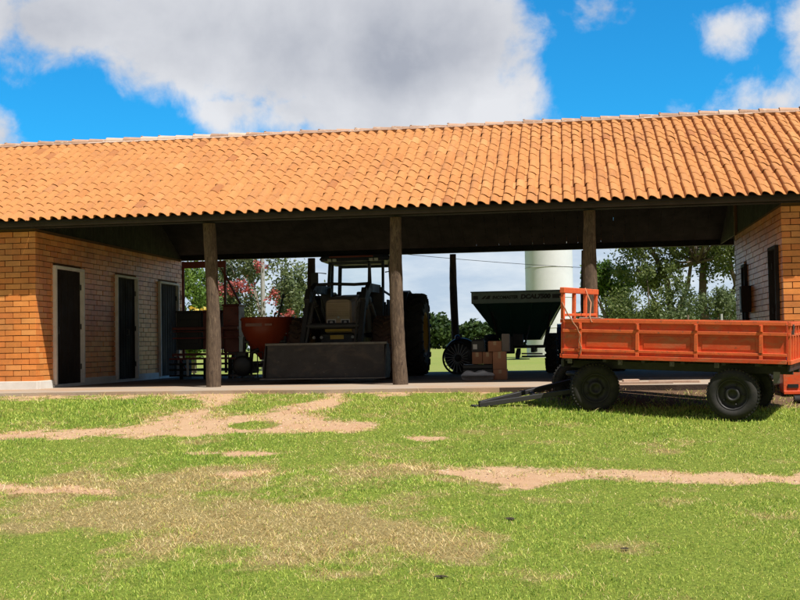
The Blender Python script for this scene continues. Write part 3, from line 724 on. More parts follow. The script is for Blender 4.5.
ST=math.radians(30); ax=Vector((-math.sin(ST),math.cos(ST),0)); cF=Vector((.08,.74,.315))
wagon_wheel(cF-ax*.56,ST); wagon_wheel(cF+ax*.56,ST)
wagon_wheel((2.16,.10,.315),0); wagon_wheel((2.16,WW-.25,.315),0)
mb=MB(); mb.tube([cF-ax*.5,cF+ax*.5],.035,10); mb.lathe([(0.0,.13),(.24,.13),(.26,.16),(.24,.19),(.0,.19)],cF,'z',24); mb.box(cF+Vector((0,0,.07)),(.2,.8,.06),RZ(ST)); mb.build('front_axle',M['darksteel'],wagon,bevel=.004)
mb=MB(); mb.tube([(2.16,.15,.315),(2.16,WW-.3,.315)],.035,10); mb.build('rear_axle',M['darksteel'],wagon)
inv=WR.transposed(); tip=inv@(Vector((-1.20,15.42,-.185))-WO)
mb=MB(); la=cF-ax*.34+Vector((0,0,-.02)); lb=cF+ax*.34+Vector((0,0,.06))
mb.beam(la,tip,.07,.06); mb.beam(lb,tip+Vector((0,0,.02)),.07,.06); mid=(la+tip)/2; mid2=(lb+tip)/2; mb.beam(mid,mid2,.05,.05)
mb.lathe([(.035,-.012),(.06,-.012),(.06,.012),(.035,.012),(.035,-.012)],tip+(tip-la).normalized()*.06,'z',18)
mb.build('drawbar',M['darksteel'],wagon,bevel=.004)
# rope and odds and ends lying on the wagon
def W(x,y,z): return WO+WR@Vector((x,y,z))
def rope(paths,label):
    mb=MB()
    for p in paths:
        q=[]
        for a,b in zip(p[:-1],p[1:]):
            for k in range(8):
                u=k/8; v=Vector(a).lerp(Vector(b),u); v.z-=.012*math.sin(PI*u); q.append(W(*v))
        q.append(W(*p[-1])); mb.tube(q,.009,8)
    org=W(*paths[0][0]); o=mb.build('rope',M['rope'],None,off=org); o.location=org; return tag(o,label,'rope')
rope([[(.03,-.02,ZT+.14),(.10,-.025,ZT+.03),(.20,-.03,ZT-.11),(.245,-.035,ZT-.2),(.23,-.04,ZT-.28),(.262,-.04,ZT-.36),(.24,-.04,ZT-.46)],[(.03,-.02,ZT+.14),(-.05,.03,ZT+.3)],[(.0,1.0,ZT+.42),(.2,.6,ZT+.22),(.36,-.0,ZT+.03),(.40,-.022,ZT-.04)]],'faded orange rope tied over the front corner of the orange wagon')
mb=MB(); mb.box((0,0,.012),(.30,.09,.02)); o=mb.build('board',M['plank'],bevel=.004); o.location=W(.36,.06,ZT+.002); o.rotation_euler=WR.to_euler(); tag(o,'short pale board lying on the top rail of the orange wagon','board')

# ------------------------------------------------------------------ tractor wheels
def tractor_wheel(name,parent,c,r,w,rimr,tyremat,rimmat,sgn,lugs=22,lugmat=None):
    """axle along x, sgn = outward side"""
    mb=MB(); h=w/2
    o=h*sgn
    mb.lathe([(0,o*.35),(.09,o*.35),(.10,o*.15),(rimr*.75,o*.1),(rimr*.88,o*.55),(rimr,o*.85),(rimr*1.04,o*.95),(rimr*.96,o*.7),(rimr*.96,-o*.9)],(0,0,0),'x',36)
    for k in range(8):
        a=2*PI*k/8; mb.lathe([(0,o*.22),(.018,o*.22),(.02,o*.05)],(0,rimr*.38*math.cos(a),rimr*.38*math.sin(a)),'x',6)
    wv=mb.build(name,rimmat,parent); wv.location=c
    mb=MB(); r0=r-.045
    mb.lathe([(rimr,-h*.86),(rimr*1.08,-h*.95),(r0*.86,-h*1.0),(r0*.95,-h*.93),(r0,-h*.72),(r0*1.012,0),(r0,h*.72),(r0*.95,h*.93),(r0*.86,h*1.0),(rimr*1.08,h*.95),(rimr,h*.86)],(0,0,0),'x',64)
    for k in range(lugs):
        for s in (-1,1):
            a0=2*PI*(k+(.5 if s>0 else 0))/lugs
            pts=[]
            for q in range(5):
                u=q/4; x=s*h*(.02+.94*u); a=a0-.55*u*2*PI/lugs*1.2; rr=r-(0 if u<.8 else .03)
                pts.append(Vector((x,rr*math.cos(a),rr*math.sin(a))))
            for p,q_ in zip(pts[:-1],pts[1:]):
                mid=(p+q_)/2; n=Vector((0,mid.y,mid.z)).normalized(); mb.beam(p-n*.03,q_-n*.03,.045,.06,n)
            p=pts[-1]; n=Vector((0,p.y,p.z)).normalized(); mb.beam(p-n*.03,p-n*.16+Vector((s*.012,0,0)),.03,.045,(1,0,0))
    mb.build('tyre',tyremat,wv)
    return wv

# ------------------------------------------------------------------ loader tractor (nose towards the lawn)
TX=-4.2
trac=thing('tractor','dark farm tractor with cab and front loader bucket parked under the roof','tractor',(TX,22.9,0))
def T(x,y,z): return (x,y-22.9,z)
tractor_wheel('rear_wheel',trac,T(1.02,24.05,.86),.86,.46,.44,M['mudtyre'] if 0 else M['tyre'],M['yellow'],1)
tractor_wheel('rear_wheel',trac,T(-1.02,24.05,.86),.86,.46,.44,M['tyre'],M['yellow'],-1)
tractor_wheel('front_wheel',trac,T(.78,21.55,.60),.60,.36,.31,M['mudtyre'],M['yellow'],1,18)
tractor_wheel('front_wheel',trac,T(-.80,21.55,.60),.60,.36,.31,M['mudtyre'],M['yellow'],-1,18)
# bonnet
mb=MB()
def sect(y,w,z0,z1,r): 
    return [Vector(T(x,y,z)) for x,z in ((-w,z0),(-w,z1-r),(-w+r*.4,z1-r*.3),(-w+r*1.2,z1),(w-r*1.2,z1),(w-r*.4,z1-r*.3),(w,z1-r),(w,z0))]
mb.loft(sect(20.96,.245,.88,1.50,.07),sect(21.25,.275,.86,1.56,.07)); mb.loft(sect(21.2501,.277,.86,1.56,.07),sect(22.7,.33,.9,1.66,.08))
bon=mb.build('bonnet',M['hood'],trac,bevel=.01)
mb=MB(); mb.bb(T(-.215,20.93,.98),T(.215,20.957,1.44))
for k in range(14): mb.bb(T(-.20,20.922,1.20+k*.017-.01),T(.20,20.929,1.20+k*.017-.003))
mb.build('grille',M['hood'],bon,bevel=.003)
for s in (-1,1):
    mb=MB(); mb.bb(T(s*.13-.085,20.915,1.02),T(s*.13+.085,20.928,1.135)); h=mb.build('headlight',M['frame'],bon,bevel=.005)
    mb=MB(); mb.bb(T(s*.13-.068,20.908,1.035),T(s*.13+.068,20.914,1.115)); mb.build('lens',M['black'],h)
    mb=MB(); mb.lathe([(0,-.012),(.028,-.008),(.03,.0)],T(s*.13,20.906,1.075),'y',16); mb.build('lens',M['lamp'],h)
mb=MB(); mb.bb(T(-.25,20.90,.905),T(.25,20.957,.965)); mb.build('trim_strip',M['yellow'],bon,bevel=.004)
mb=MB(); mb.lathe([(0,-.006),(.02,-.004),(.022,0)],T(0,20.925,1.17),'y',16); mb.build('badge',M['lamp'],bon)
# chassis, weight block, axle
mb=MB(); mb.bb(T(-.22,20.9,.55),T(.22,24.3,.87)); mb.bb(T(-.30,20.75,.62),T(.30,20.92,.86)); mb.tube([T(-.7,21.55,.6),T(.7,21.55,.6)],.09,12); mb.tube([T(-.9,24.05,.86),T(.9,24.05,.86)],.14,14); mb.bb(T(-.3,23.6,.6),T(.3,24.5,1.15))
mb.build('chassis',M['darksteel'],trac,bevel=.01)
mb=MB(); mb.bb(T(-.12,20.735,.765),T(.13,20.749,.84)); mb.build('number_plate',M['yellow'],trac)
for x in (-.42,-.28,.30,.44):
    mb=MB(); mb.lathe([(0,-.02),(.025,-.018),(.032,0),(.025,.04)],T(x,20.72,.80),'y',14); mb.build('work_lamp',M['lamp'],trac)
# cab
mb=MB()
mb.bb(T(-.62,22.62,.95),T(.62,22.70,1.50)); mb.bb(T(-.66,22.70,.80),T(.66,24.0,.95))
for s in (-1,1):
    mb.beam(T(s*.56,22.66,1.45),T(s*.54,22.86,2.34),.055,.07); mb.beam(T(s*.66,23.4,.9),T(s*.60,23.36,2.34),.055,.06); mb.beam(T(s*.62,24.05,1.0),T(s*.56,24.0,2.34),.06,.07)
    mb.beam(T(s*.57,22.7,1.72),T(s*.66,23.4,1.62),.04,.04); mb.bb(T(s*.64-.02,22.72,.95),T(s*.64+.02,23.4,1.55))
mb.bb(T(-.55,22.84,2.28),T(.55,22.9,2.34)); mb.bb(T(-.55,23.98,2.28),T(.55,24.04,2.34)); mb.bb(T(-.58,23.98,.95),T(.58,24.02,1.5))
cab=mb.build('cab',M['navy'],trac,bevel=.008)
mb=MB()
def rs(z,g): 
    x,y0,y1=.70-g,22.52+g,24.2-g; c=.14
    return [Vector(T(a,b,z)) for a,b in ((-x+c,y0),(x-c,y0),(x,y0+c),(x,y1-c),(x-c,y1),(-x+c,y1),(-x,y1-c),(-x,y0+c))]
mb.loft(rs(2.33,.02),rs(2.38,-.02)); mb.loft(rs(2.3801,-.02),rs(2.44,.02)); mb.loft(rs(2.4401,.02),rs(2.50,.20))
rf=mb.build('roof',M['navy'],cab,bevel=.01)
mb=MB(); mb.bb(T(-.48,22.485,2.395),T(.40,22.499,2.425)); mb.build('roof_stripe',M['redframe'],cab)
for x in (-.48,-.38,.36,.46):
    mb=MB(); mb.box(T(x,22.51,2.345),(.08,.05,.055)); mb.build('roof_lamp',M['lamp'],cab,bevel=.006)
mb=MB(); mb.add([T(-.53,22.70,1.5),T(.53,22.70,1.5),T(.51,22.875,2.28),T(-.51,22.875,2.28)],[(0,1,2,3)]); mb.add([T(-.53,22.706,1.5),T(.53,22.706,1.5),T(.51,22.881,2.28),T(-.51,22.881,2.28)],[(3,2,1,0)]); mb.build('windscreen',M['glass'],cab,recalc=False)
for s in (-1,1):
    mb=MB(); mb.tube([T(s*.6,22.75,2.1),T(s*.80,22.66,2.12),T(s*.80,22.66,1.7)],.012,8); mb.box(T(s*.82,22.64,1.97),(.15,.05,.30)); mb.build('mirror',M['black'],cab,bevel=.015)
mb=MB(); mb.box(T(.0,23.75,1.25),(.44,.42,.14)); mb.box(T(.0,23.95,1.55),(.42,.10,.46),RX(-.12)); mb.build('seat',M['black'],cab,bevel=.03,seg=2)
mb=MB(); mb.lathe([(.17,-.012),(.185,0),(.17,.012),(.16,0),(.17,-.012)],T(0,23.05,1.60),'z',28,rot=RX(.5)); mb.tube([T(0,23.05,1.6),T(0,22.85,1.3)],.02,8); mb.beam(T(-.16,23.05,1.6),T(.16,23.05,1.6),.02,.015); mb.build('steering_wheel',M['black'],cab)
# fenders and exhaust
for s in (-1,1):
    mb=MB(); pts=[]
    A=[];B=[]
    for k in range(9):
        a=math.radians(20+k*17.5); y=24.05-math.cos(a)*.95; z=.86+math.sin(a)*.91
        A.append((y,z))
    for (y0,z0),(y1,z1) in zip(A[:-1],A[1:]): mb.beam(T(s*.80,y0,z0),T(s*.80,y1,z1),.24,.025,(0,-(z1-z0),(y1-y0)))
    mb.build('fender',M['navy'],trac)
mb=MB(); mb.tube([T(.30,22.3,1.5),T(.36,22.3,1.75),T(.36,22.3,2.22),T(.36,22.25,2.28)],[.03,.045,.03,.03],12); mb.build('exhaust_pipe',M['darksteel'],trac)
# loader: masts, arms, cross tube, rams
mb=MB()
for s in (-1,1):
    mb.beam(T(s*.52,22.25,.7),T(s*.52,22.35,1.78),.10,.20,(1,0,0)); mb.beam(T(s*.40,22.3,.75),T(s*.62,22.3,.75),.2,.2)
    mb.beam(T(s*.52,22.40,1.74),T(s*.52,21.3,1.72),.085,.17,(0,0,1)); mb.beam(T(s*.52,21.36,1.76),T(s*.52,20.75,1.50),.085,.17,(0,0,1)); mb.beam(T(s*.52,20.80,1.58),T(s*.52,20.15,.52),.085,.16,(0,1,0))
    mb.box(T(s*.52,20.78,1.50),(.10,.30,.30),RX(.8))
mb.tube([T(-.52,20.42,1.0),T(.52,20.42,1.0)],.055,12)
mb.tube([T(-.52,21.3,1.80),T(-.2,21.5,1.82),T(.2,21.5,1.80),T(.52,21.3,1.80)],.03,8)
mb.build('loader_arm',M['darksteel'],trac,bevel=.008)
mb=MB()
for s in (-1,1):
    mb=MB(); mb.tube([T(s*.52,22.2,1.0),T(s*.52,21.4,1.42)],.045,12); mb.tube([T(s*.52,21.4,1.42),T(s*.52,21.1,1.58)],.024,10)
    mb.tube([T(s*.44,20.72,1.42),T(s*.44,20.40,1.0)],.04,12); mb.tube([T(s*.44,20.4,1.0),T(s*.44,20.12,.66)],.022,10)
    mb.tube([T(s*.46,21.9,1.3),T(s*.44,21.5,1.55),T(s*.46,21.0,1.68),T(s*.40,20.6,1.42),T(s*.42,20.4,1.1)],.012,6)
    mb.build('hydraulic_ram',M['steel'],trac)
mb=MB()
def bp(x):   # bucket cross-section: opening faces the lawn, tipped slightly down
    return [Vector(T(x,y,z)) for y,z in ((19.50,.09),(19.98,.07),(20.13,.20),(20.13,.50),(19.98,.66),(19.78,.69),(19.78,.675),(19.96,.645),(20.11,.49),(20.11,.21),(19.97,.085),(19.50,.105))]
mb.loft(bp(-1.06),bp(1.06),True)
for s in (-1,1): mb.loft([Vector(T(s*1.06,y,z)) for y,z in ((19.50,.09),(19.98,.07),(20.13,.2),(20.13,.5),(19.98,.66),(19.78,.69),(19.70,.60))],[Vector(T(s*1.083,y,z)) for y,z in ((19.50,.09),(19.98,.07),(20.13,.2),(20.13,.5),(19.98,.66),(19.78,.69),(19.70,.60))],True)
bk=mb.build('bucket',M['darksteel'],trac,bevel=.003)
mb=MB(); mb.bb(T(-1.10,19.40,.075),T(1.10,19.53,.098)); mb.build('cutting_edge',M['steel'],bk,bevel=.004)
mb=MB(); mb.bb(T(-1.085,19.74,.66),T(1.085,19.80,.705)); mb.build('top_rail',M['steel'],bk,bevel=.006)
# the sheet that closes the bucket towards the lawn (bucket curled back, its floor upright)
mb=MB(); mb.add([T(-1.05,19.62,.10),T(1.05,19.62,.10),T(1.04,19.75,.66),T(-1.04,19.75,.66),T(-1.05,19.635,.10),T(1.05,19.635,.10),T(1.04,19.765,.66),T(-1.04,19.765,.66)],[(0,1,2,3),(7,6,5,4),(0,3,7,4),(1,5,6,2),(3,2,6,7),(0,4,5,1)]); mb.build('bucket_plate',worn('scraped_bucket_plate',(.060,.050,.045),(.038,.032,.028),.6,.2,scale=2.5,spots=((.20,.18,.165),11,.635),dust=((.12,.085,.06),3,.5,.6)),bk)

# ------------------------------------------------------------------ round red fertiliser spreader
sp=thing('fertiliser_spreader','round deep red cone fertiliser spreader standing left of the loader bucket','spreader',(-5.83,22.0,0))
mb=MB(); mb.lathe([(.50,1.20),(.535,1.225),(.535,1.19),(.515,1.16),(.505,.98),(.44,.80),(.30,.58),(.17,.44),(.16,.40),(.0,.40)],(0,0,0),'z',48); mb.lathe([(.50,1.20),(.49,.98),(.42,.8),(.16,.45)],(0,0,0),'z',48); mb.build('hopper',M['rustred'],sp,recalc=False)
mb=MB(); 
for s in (-1,1): mb.beam((s*.42,-.28,.05),(s*.40,-.22,.85),.05,.05); mb.beam((s*.42,.28,.05),(s*.40,.22,.85),.05,.05); mb.beam((s*.42,-.4,.05),(s*.42,.4,.05),.06,.06)
mb.beam((-.42,.3,.55),(.42,.3,.55),.05,.06); mb.beam((-.42,-.28,.30),(.42,-.28,.30),.05,.05); mb.beam((-.42,-.25,.75),(.42,-.25,.75),.02,.05); mb.build('stand',M['darksteel'],sp,bevel=.004)
mb=MB(); mb.lathe([(0,.34),(.27,.33),(.28,.31),(0,.31)],(0,-.02,0),'z',28)
for k in range(4): mb.box((.14*math.cos(k*PI/2),-.02+.14*math.sin(k*PI/2),.355),(.24,.02,.04),RZ(k*PI/2))
mb.build('spinner_disc',M['steel'],sp)
mb=MB(); mb.tube([(.18,.1,1.15),(.28,.12,1.62)],.018,8); mb.tube([(.28,.12,1.6),(.30,.13,1.68)],.03,10); mb.tube([(.08,.12,1.15),(.14,.14,1.33)],.014,8); mb.build('lever',M['black'],sp)
mb=MB(); mb.bb((-.30,-.515,1.045),(.02,-.505,1.105)); mb.bb((.08,-.515,1.055),(.22,-.507,1.095)); mb.build('pale_strip',worn('pale_strip_colour',(.30,.12,.09),(.4,.25,.2),.6),sp)  # two paler strips across the front of the hopper
mb=MB(); mb.lathe([(0,-.02),(.014,-.012),(.014,.0)],(-.46,-.30,.87),'y',10); mb.lathe([(0,-.02),(.012,-.012),(.012,.0)],(.45,-.3,.9),'y',10); mb.build('bolt',M['lamp'],sp)
# dark tarpaulin-covered motor pump squatting in front of it
pump=thing('motor_pump','squat black motor pump on the floor before the red cone spreader','pump',(-6.05,21.2,0))
mb=MB(); mb.box((0,0,.27),(.42,.36,.22)); mb.lathe([(0,-.16),(.15,-.16),(.19,-.12),(.19,.02),(.0,.02)],(-.0,-.12,.30),'y',24); mb.tube([(.1,0,.38),(.12,0,.55),(.25,.02,.6)],.04,10); mb.box((-.08,.05,.48),(.2,.18,.16)); mb.build('motor',M['black'],pump,bevel=.01)
mb=MB()
for s in (-1,1): mb.beam((-.3,s*.19,.05),(.3,s*.19,.05),.04,.04); mb.tube([(-.28,s*.19,.05),(-.28,s*.19,.55),(.28,s*.19,.55),(.28,s*.19,.05)],.014,8)
mb.beam((-.25,-.19,.12),(.25,-.19,.12),.04,.04); mb.build('frame',M['darksteel'],pump)
mb=MB(); mb.tube([(.30,-.2,.28),(.36,-.24,.28),(.48,-.24,.30)],.012,8); mb.build('crank_handle',M['steel'],pump)

# ------------------------------------------------------------------ red seed drill by the door wall
dr=thing('seed_drill','old red seed drill with tall frame and dark seed boxes beside the door wall','seed drill',(-7.6,23.6,0))
mb=MB()
for x in (-.50,.42): mb.beam((x,.05,.12),(x,.05,2.50),.05,.05)
mb.beam((-.50,.02,2.42),(.45,.02,2.42),.03,.14); mb.beam((.42,.05,2.20),(.75,.05,1.56),.04,.04); mb.beam((.27,.05,2.46),(.72,.05,1.60),.025,.025)
mb.beam((-.62,-.32,1.06),(.80,-.32,1.06),.05,.06); mb.beam((-.62,-.30,.86),(.80,-.30,.86),.04,.03); mb.beam((-.62,-.32,.52),(.80,-.32,.52),.05,.05); mb.beam((-.6,-.34,1.0),(.8,-.34,.98),.02,.02)
mb.beam((-.52,-.3,.5),(-.3,-.3,.16),.03,.03); mb.beam((.45,-.3,1.06),(.45,-.3,.52),.03,.03); mb.beam((-.62,-.3,.50),(-.62,.3,.50),.05,.05); mb.beam((.8,-.3,.50),(.8,.3,.50),.05,.05)
mb.build('frame',M['redframe'],dr,bevel=.004)
for x0,x1 in ((-.56,-.02),(.02,.38)):
    mb=MB(); mb.bb((x0,-.24,.62),(x1,.30,1.40)); mb.bb((x0-.01,-.26,1.40),(x1+.01,.32,1.44)); mb.bb((x0+.05,-.255,.75),(x1-.05,-.243,1.25)); mb.build('seed_box',M['redframe'] if x0>0 else M['black'],dr,bevel=.012)
mb=MB(); mb.bb((.44,-.2,.55),(.78,.25,1.52)); mb.bb((.42,-.22,1.52),(.80,.27,1.56)); mb.build('seed_box',M['redframe'],dr,bevel=.01)
for z in (.08,.20,.32,.43):
    mb=MB(); mb.bb((-.68,-.38,z-.02),(.86,-.26,z+.02)); mb.build('slat',M['redframe'] if z>.4 else M['darkwood'],dr,bevel=.003)
for x in (-.46,.06,.60):
    mb=MB(); mb.bb((x-.04,-.255,.0),(x+.04,.3,.42)); mb.build('skid',M['darkwood'],dr,bevel=.003)
for x in (-.25,.52):
    for zz in (.14,.26,.37): 
        pass
mb=MB(); mb.bb((-.30,-.385,.08),(-.25,-.383,.42)); mb.build('slat_plate',M['lamp'],dr)
mb=MB(); mb.lathe([(.0,-.03),(.28,-.03),(.30,0),(.28,.03),(0,.03)],(.62,.1,.30),'x',28); mb.build('coulter_disc',M['darksteel'],dr)

# ------------------------------------------------------------------ green lime spreader
ls=thing('lime_spreader','dark green lime spreader with a wide tapering hopper and lettered grey band','spreader',(-1.02,25.0,0))
hx=.93; x0,x1=-.95,.90; yf,yb=-1.0,1.2
mb=MB()
def quad(z,xa,xb,ya,yb_): return [Vector((xa,ya,z)),Vector((xb,ya,z)),Vector((xb,yb_,z)),Vector((xa,yb_,z))]
top=quad(1.47,x0,x1,yf,yb); bot=quad(.70,-.40,.42,-.55,.9)
mb.loft(bot,top,False); bot2=quad(.73,-.37,.39,-.5,.85); top2=quad(1.47,x0+.02,x1-.02,yf+.02,yb-.02); mb.loft(top2,bot2,False); mb.add(bot,[(0,1,2,3)])
for xa,xb in ((-.62,-.28),(-.2,-.1),(.28,.14),(.66,.33)):
    mb.beam((xa*1.0,yf-.012,1.45),(xb,-.57,.72),.03,.02,(0,-1,.5))
hop=mb.build('hopper',M['green'],ls,recalc=False)
mb=MB()
z0,z1=1.47,1.70
mb.bb((x0-.02,yf-.02,z0),(x1+.02,yf+.005,z1)); mb.bb((x0-.02,yb-.005,z0),(x1+.02,yb+.02,z1)); mb.bb((x0-.02,yf+.006,z0),(x0+.005,yb-.006,z1)); mb.bb((x1-.005,yf+.006,z0),(x1+.02,yb-.006,z1))
band=mb.build('band',M['band'],ls,bevel=.006)
mb=MB(); mb.bb((x0-.035,yf-.035,z1),(x1+.035,yf+.01,z1+.022)); mb.bb((x0-.035,yb-.01,z1),(x1+.035,yb+.035,z1+.022)); mb.bb((x0-.035,yf+.011,z1),(x0+.01,yb-.011,z1+.022)); mb.bb((x1-.01,yf+.011,z1),(x1+.035,yb-.011,z1+.022)); mb.build('rim',M['green'],band,bevel=.003)
mb=MB(); mb.bb((x0+.02,yf-.026,1.555),(x0+.12,yf-.0205,1.63)); mb.bb((x1-.20,yf-.026,1.55),(x1-.02,yf-.0205,1.635)); mb.build('stripe',M['black'],band)
def text(body,parent,loc,size,wid,mat,shear=0,bold=.012):
    cu=bpy.data.curves.new('letters','FONT'); cu.body=body; cu.size=size; cu.extrude=.002; cu.offset=bold; cu.shear=shear
    o=bpy.data.objects.new('tmp',cu); COL.objects.link(o); bpy.context.view_layer.update()
    me=bpy.data.meshes.new_from_object(o.evaluated_get(bpy.context.evaluated_depsgraph_get())); bpy.data.objects.remove(o)
    xs=[v.co.x for v in me.vertices]; w=max(xs)-min(xs)
    for v in me.vertices: v.co=Vector(((v.co.x-min(xs))*wid/w,-v.co.z,v.co.y))
    me.materials.clear(); me.materials.append(mat); q=bpy.data.objects.new('lettering',me); COL.objects.link(q); q.parent=parent; q.location=loc; return q
text('DCAL7500',band,(x0+1.00,yf-.023,1.555),.12,.62,M['black'],.15,.008)
text('INCOMASTER',band,(x0+.42,yf-.023,1.56),.09,.53,M['darksteel'],.15,.004)
mb=MB(); mb.add([(x0+.26,yf-.024,1.56),(x0+.36,yf-.024,1.56),(x0+.38,yf-.024,1.63),(x0+.33,yf-.024,1.63)],[(0,1,2,3)]); mb.add([(x0+.18,yf-.024,1.56),(x0+.24,yf-.024,1.56),(x0+.30,yf-.024,1.63),(x0+.26,yf-.024,1.63)],[(0,1,2,3)]); mb.build('emblem',M['darksteel'],band)
mb=MB()
for s in (-1,1): mb.beam((s*.28,-1.2,.50),(s*.28,1.1,.50),.07,.12); 
for y in (-.9,0,.9): mb.beam((-.5,y,.56),(.55,y,.56),.06,.06)
for xa,xb in ((-.42,-.35),(.5,.42)):
    mb.beam((xa,-.6,.55),(xb*1.6,-.9,1.3),.04,.04); mb.beam((xa,.8,.55),(xb*1.6,1.0,1.3),.04,.04)
mb.beam((.85,-.98,1.45),(.42,-.62,.85),.02,.02); mb.beam((.92,-.95,1.46),(.66,-.7,1.0),.02,.02); mb.beam((.10,-.95,.55),(.22,-.85,1.0),.03,.03); mb.beam((-.05,-.95,.58),(-.4,-.9,.62),.03,.03)
mb.beam((0,-1.2,.48),(0,-1.9,.38),.08,.10); mb.build('chassis',M['darksteel'],ls,bevel=.004)
mb=MB(); mb.bb((-.34,-1.02,.42),(-.10,-.80,.78)); mb.box((-.02,-.95,.70),(.22,.18,.26)); mb.tube([(.05,-1.05,.36),(.55,-1.05,.36)],.018,8); mb.build('gearbox',M['darksteel'],ls,bevel=.01)
mb=MB(); mb.tube([(.05,-1.10,.42),(.48,-1.10,.41)],.016,8); mb.build('shaft',M['lamp'],ls)
mb=MB(); mb.lathe([(0,.30),(.26,.29),(.27,.27),(0,.27)],(-.12,.98,0),'z',24); mb.build('spinner_disc',M['steel'],ls)
tractor_wheel('wheel',ls,(.66,-.35,.42),.42,.24,.21,M['tyre'],M['darksteel'],1,16)
tractor_wheel('wheel',ls,(-.66,.25,.42),.42,.24,.21,M['tyre'],M['darksteel'],-1,16)

# ------------------------------------------------------------------ small blue tractor behind the wagon
bt=thing('tractor','small blue open tractor half hidden behind the orange wagon','tractor',(.42,25.9,-.02))
tractor_wheel('rear_wheel',bt,(-.52,-.35,.50),.50,.28,.27,M['tyre'],M['lamp'],-1,18)
tractor_wheel('rear_wheel',bt,(.62,-.35,.50),.50,.28,.27,M['tyre'],M['lamp'],1,18)
tractor_wheel('front_wheel',bt,(-.45,1.25,.32),.32,.18,.16,M['tyre'],M['lamp'],-1,14)
tractor_wheel('front_wheel',bt,(.5,1.25,.32),.32,.18,.16,M['tyre'],M['lamp'],1,14)
mb=MB(); mb.loft([Vector((x,.35,z)) for x,z in ((-.2,.6),(-.22,.95),(-.15,1.02),(.15,1.02),(.22,.95),(.2,.6))],[Vector((x,1.5,z)) for x,z in ((-.18,.6),(-.2,.9),(-.12,.97),(.12,.97),(.2,.9),(.18,.6))]); mb.build('bonnet',M['blue'],bt,bevel=.01)
for s in (-1,1):
    mb=MB(); A=[( -.35-math.cos(math.radians(a))*.56,.50+math.sin(math.radians(a))*.55) for a in range(10,150,16)]
    for (y0_,z0_),(y1_,z1_) in zip(A[:-1],A[1:]): mb.beam((s*.50,y0_,z0_),(s*.50,y1_,z1_),.34,.03,(0,-(z1_-z0_),y1_-y0_))
    mb.build('fender',M['blue'],bt)
mb=MB(); mb.bb((-.16,-.7,.42),(.16,1.4,.66)); mb.tube([(-.5,-.35,.56),(.6,-.35,.56)],.09,12); mb.tube([(-.45,1.25,.34),(.5,1.25,.34)],.04,10); mb.build('chassis',M['blue'],bt,bevel=.01)
mb=MB(); mb.box((0,-.35,.86),(.4,.36,.1)); mb.box((0,-.53,.93),(.38,.08,.16)); mb.build('seat',M['black'],bt,bevel=.02)
mb=MB(); mb.lathe([(.15,-.01),(.165,0),(.15,.01),(.14,0),(.15,-.01)],(0,.12,1.04),'z',24,rot=RX(.5)); mb.tube([(0,.12,1.04),(0,.3,.95)],.016,8); mb.build('steering_wheel',M['black'],bt)
mb=MB(); mb.box((-.56,-.98,.80),(.05,.03,.10)); mb.build('tail_lamp',M['lamp'],bt)

# ------------------------------------------------------------------ spoked wheel implement by the back post
im=thing('hay_rake','dark hay rake wheel with bright spokes leaning by the back post','hay rake',(-2.38,24.9,0))
def rakewheel(cx,cy,tilt,yaw,r=.43):
    R=RZ(yaw)@RX(tilt); c=Vector((cx,cy,r*math.cos(tilt)))
    mb=MB(); mb.lathe([(r,-.015),(r+.012,0),(r,.015),(r-.03,.012),(r-.03,-.012),(r,-.015)],c,'y',48,rot=R); mb.lathe([(0,-.05),(.07,-.05),(.08,0),(.07,.05),(0,.05)],c,'y',20,rot=R)
    w=mb.build('rake_wheel',M['darksteel'],im)
    mb=MB()
    for k in range(20):
        a=2*PI*k/20; mb.tube([c+R@Vector((.06*math.cos(a),0,.06*math.sin(a))),c+R@Vector(((r-.02)*math.cos(a+.25),0,(r-.02)*math.sin(a+.25)))],.009,6)
    mb.build('spoke',M['lamp'],w)
    return w
rakewheel(.02,-.27,.04,.45,.34)
mb=MB(); mb.lathe([(0,-.14),(.20,-.14),(.36,-.06),(.38,.05),(.32,.13),(0,.13)],(.08,-.04,.40),'y',32); mb.beam((.05,.1,.40),(.05,.1,.86),.08,.08); mb.beam((-.1,.2,.7),(.42,.15,.15),.06,.06); mb.beam((.20,-.1,.65),(.42,-.2,.12),.05,.05); mb.build('body',M['black'],im,bevel=.01)
mb=MB(); mb.lathe([(0,0),(.05,0),(.06,.03),(.0,.03)],(.02,-.25,.78),'y',14); mb.build('cap',M['blue'],im)

# ------------------------------------------------------------------ boxes and containers on the floor
def carton(name,x0,x1,z0,z1,y0,dep,label,mat='card',cat='box',group='cardboard cartons stacked under the roof',rz=0,tape=True,open_=False):
    w=x1-x0; hgt=z1-z0; t=thing(name,label,cat,((x0+x1)/2,y0+dep/2,z0),(0,0,rz),group)
    mb=MB(); mb.bb((-w/2,-dep/2,0),(w/2,dep/2,hgt-.003)); mb.build('body',M[mat],t,bevel=.004)
    if tape:
        mb=MB(); mb.bb((-.025,-dep/2-.002,hgt*.62),(.025,-dep/2-.0005,hgt-.003)); mb.build('tape',M['tape'],t)
    mb=MB(); mb.bb((-w/2+.004,-dep/2+.004,hgt-.0028),(-.004,dep/2-.004,hgt+.002)); mb.bb((.004,-dep/2+.004,hgt-.0028),(w/2-.004,dep/2-.004,hgt+.002)); mb.build('flap',M[mat],t)
    return t
carton('carton',-1.33,-1.09,.0,.175,20.35,.34,'brown carton at the floor, lowest of the stack by the white sack')
carton('carton',-1.335,-1.10,.18,.49,20.36,.33,'tall brown carton in the stack between the floor carton and the grey box',rz=.02)
carton('carton',-1.70,-1.52,.275,.485,20.45,.30,'small brown carton lying on the black case, nearest the rake wheel',rz=-.03)
carton('carton',-1.515,-1.345,.275,.485,20.45,.30,'small brown carton on the black case beside the tall carton stack')
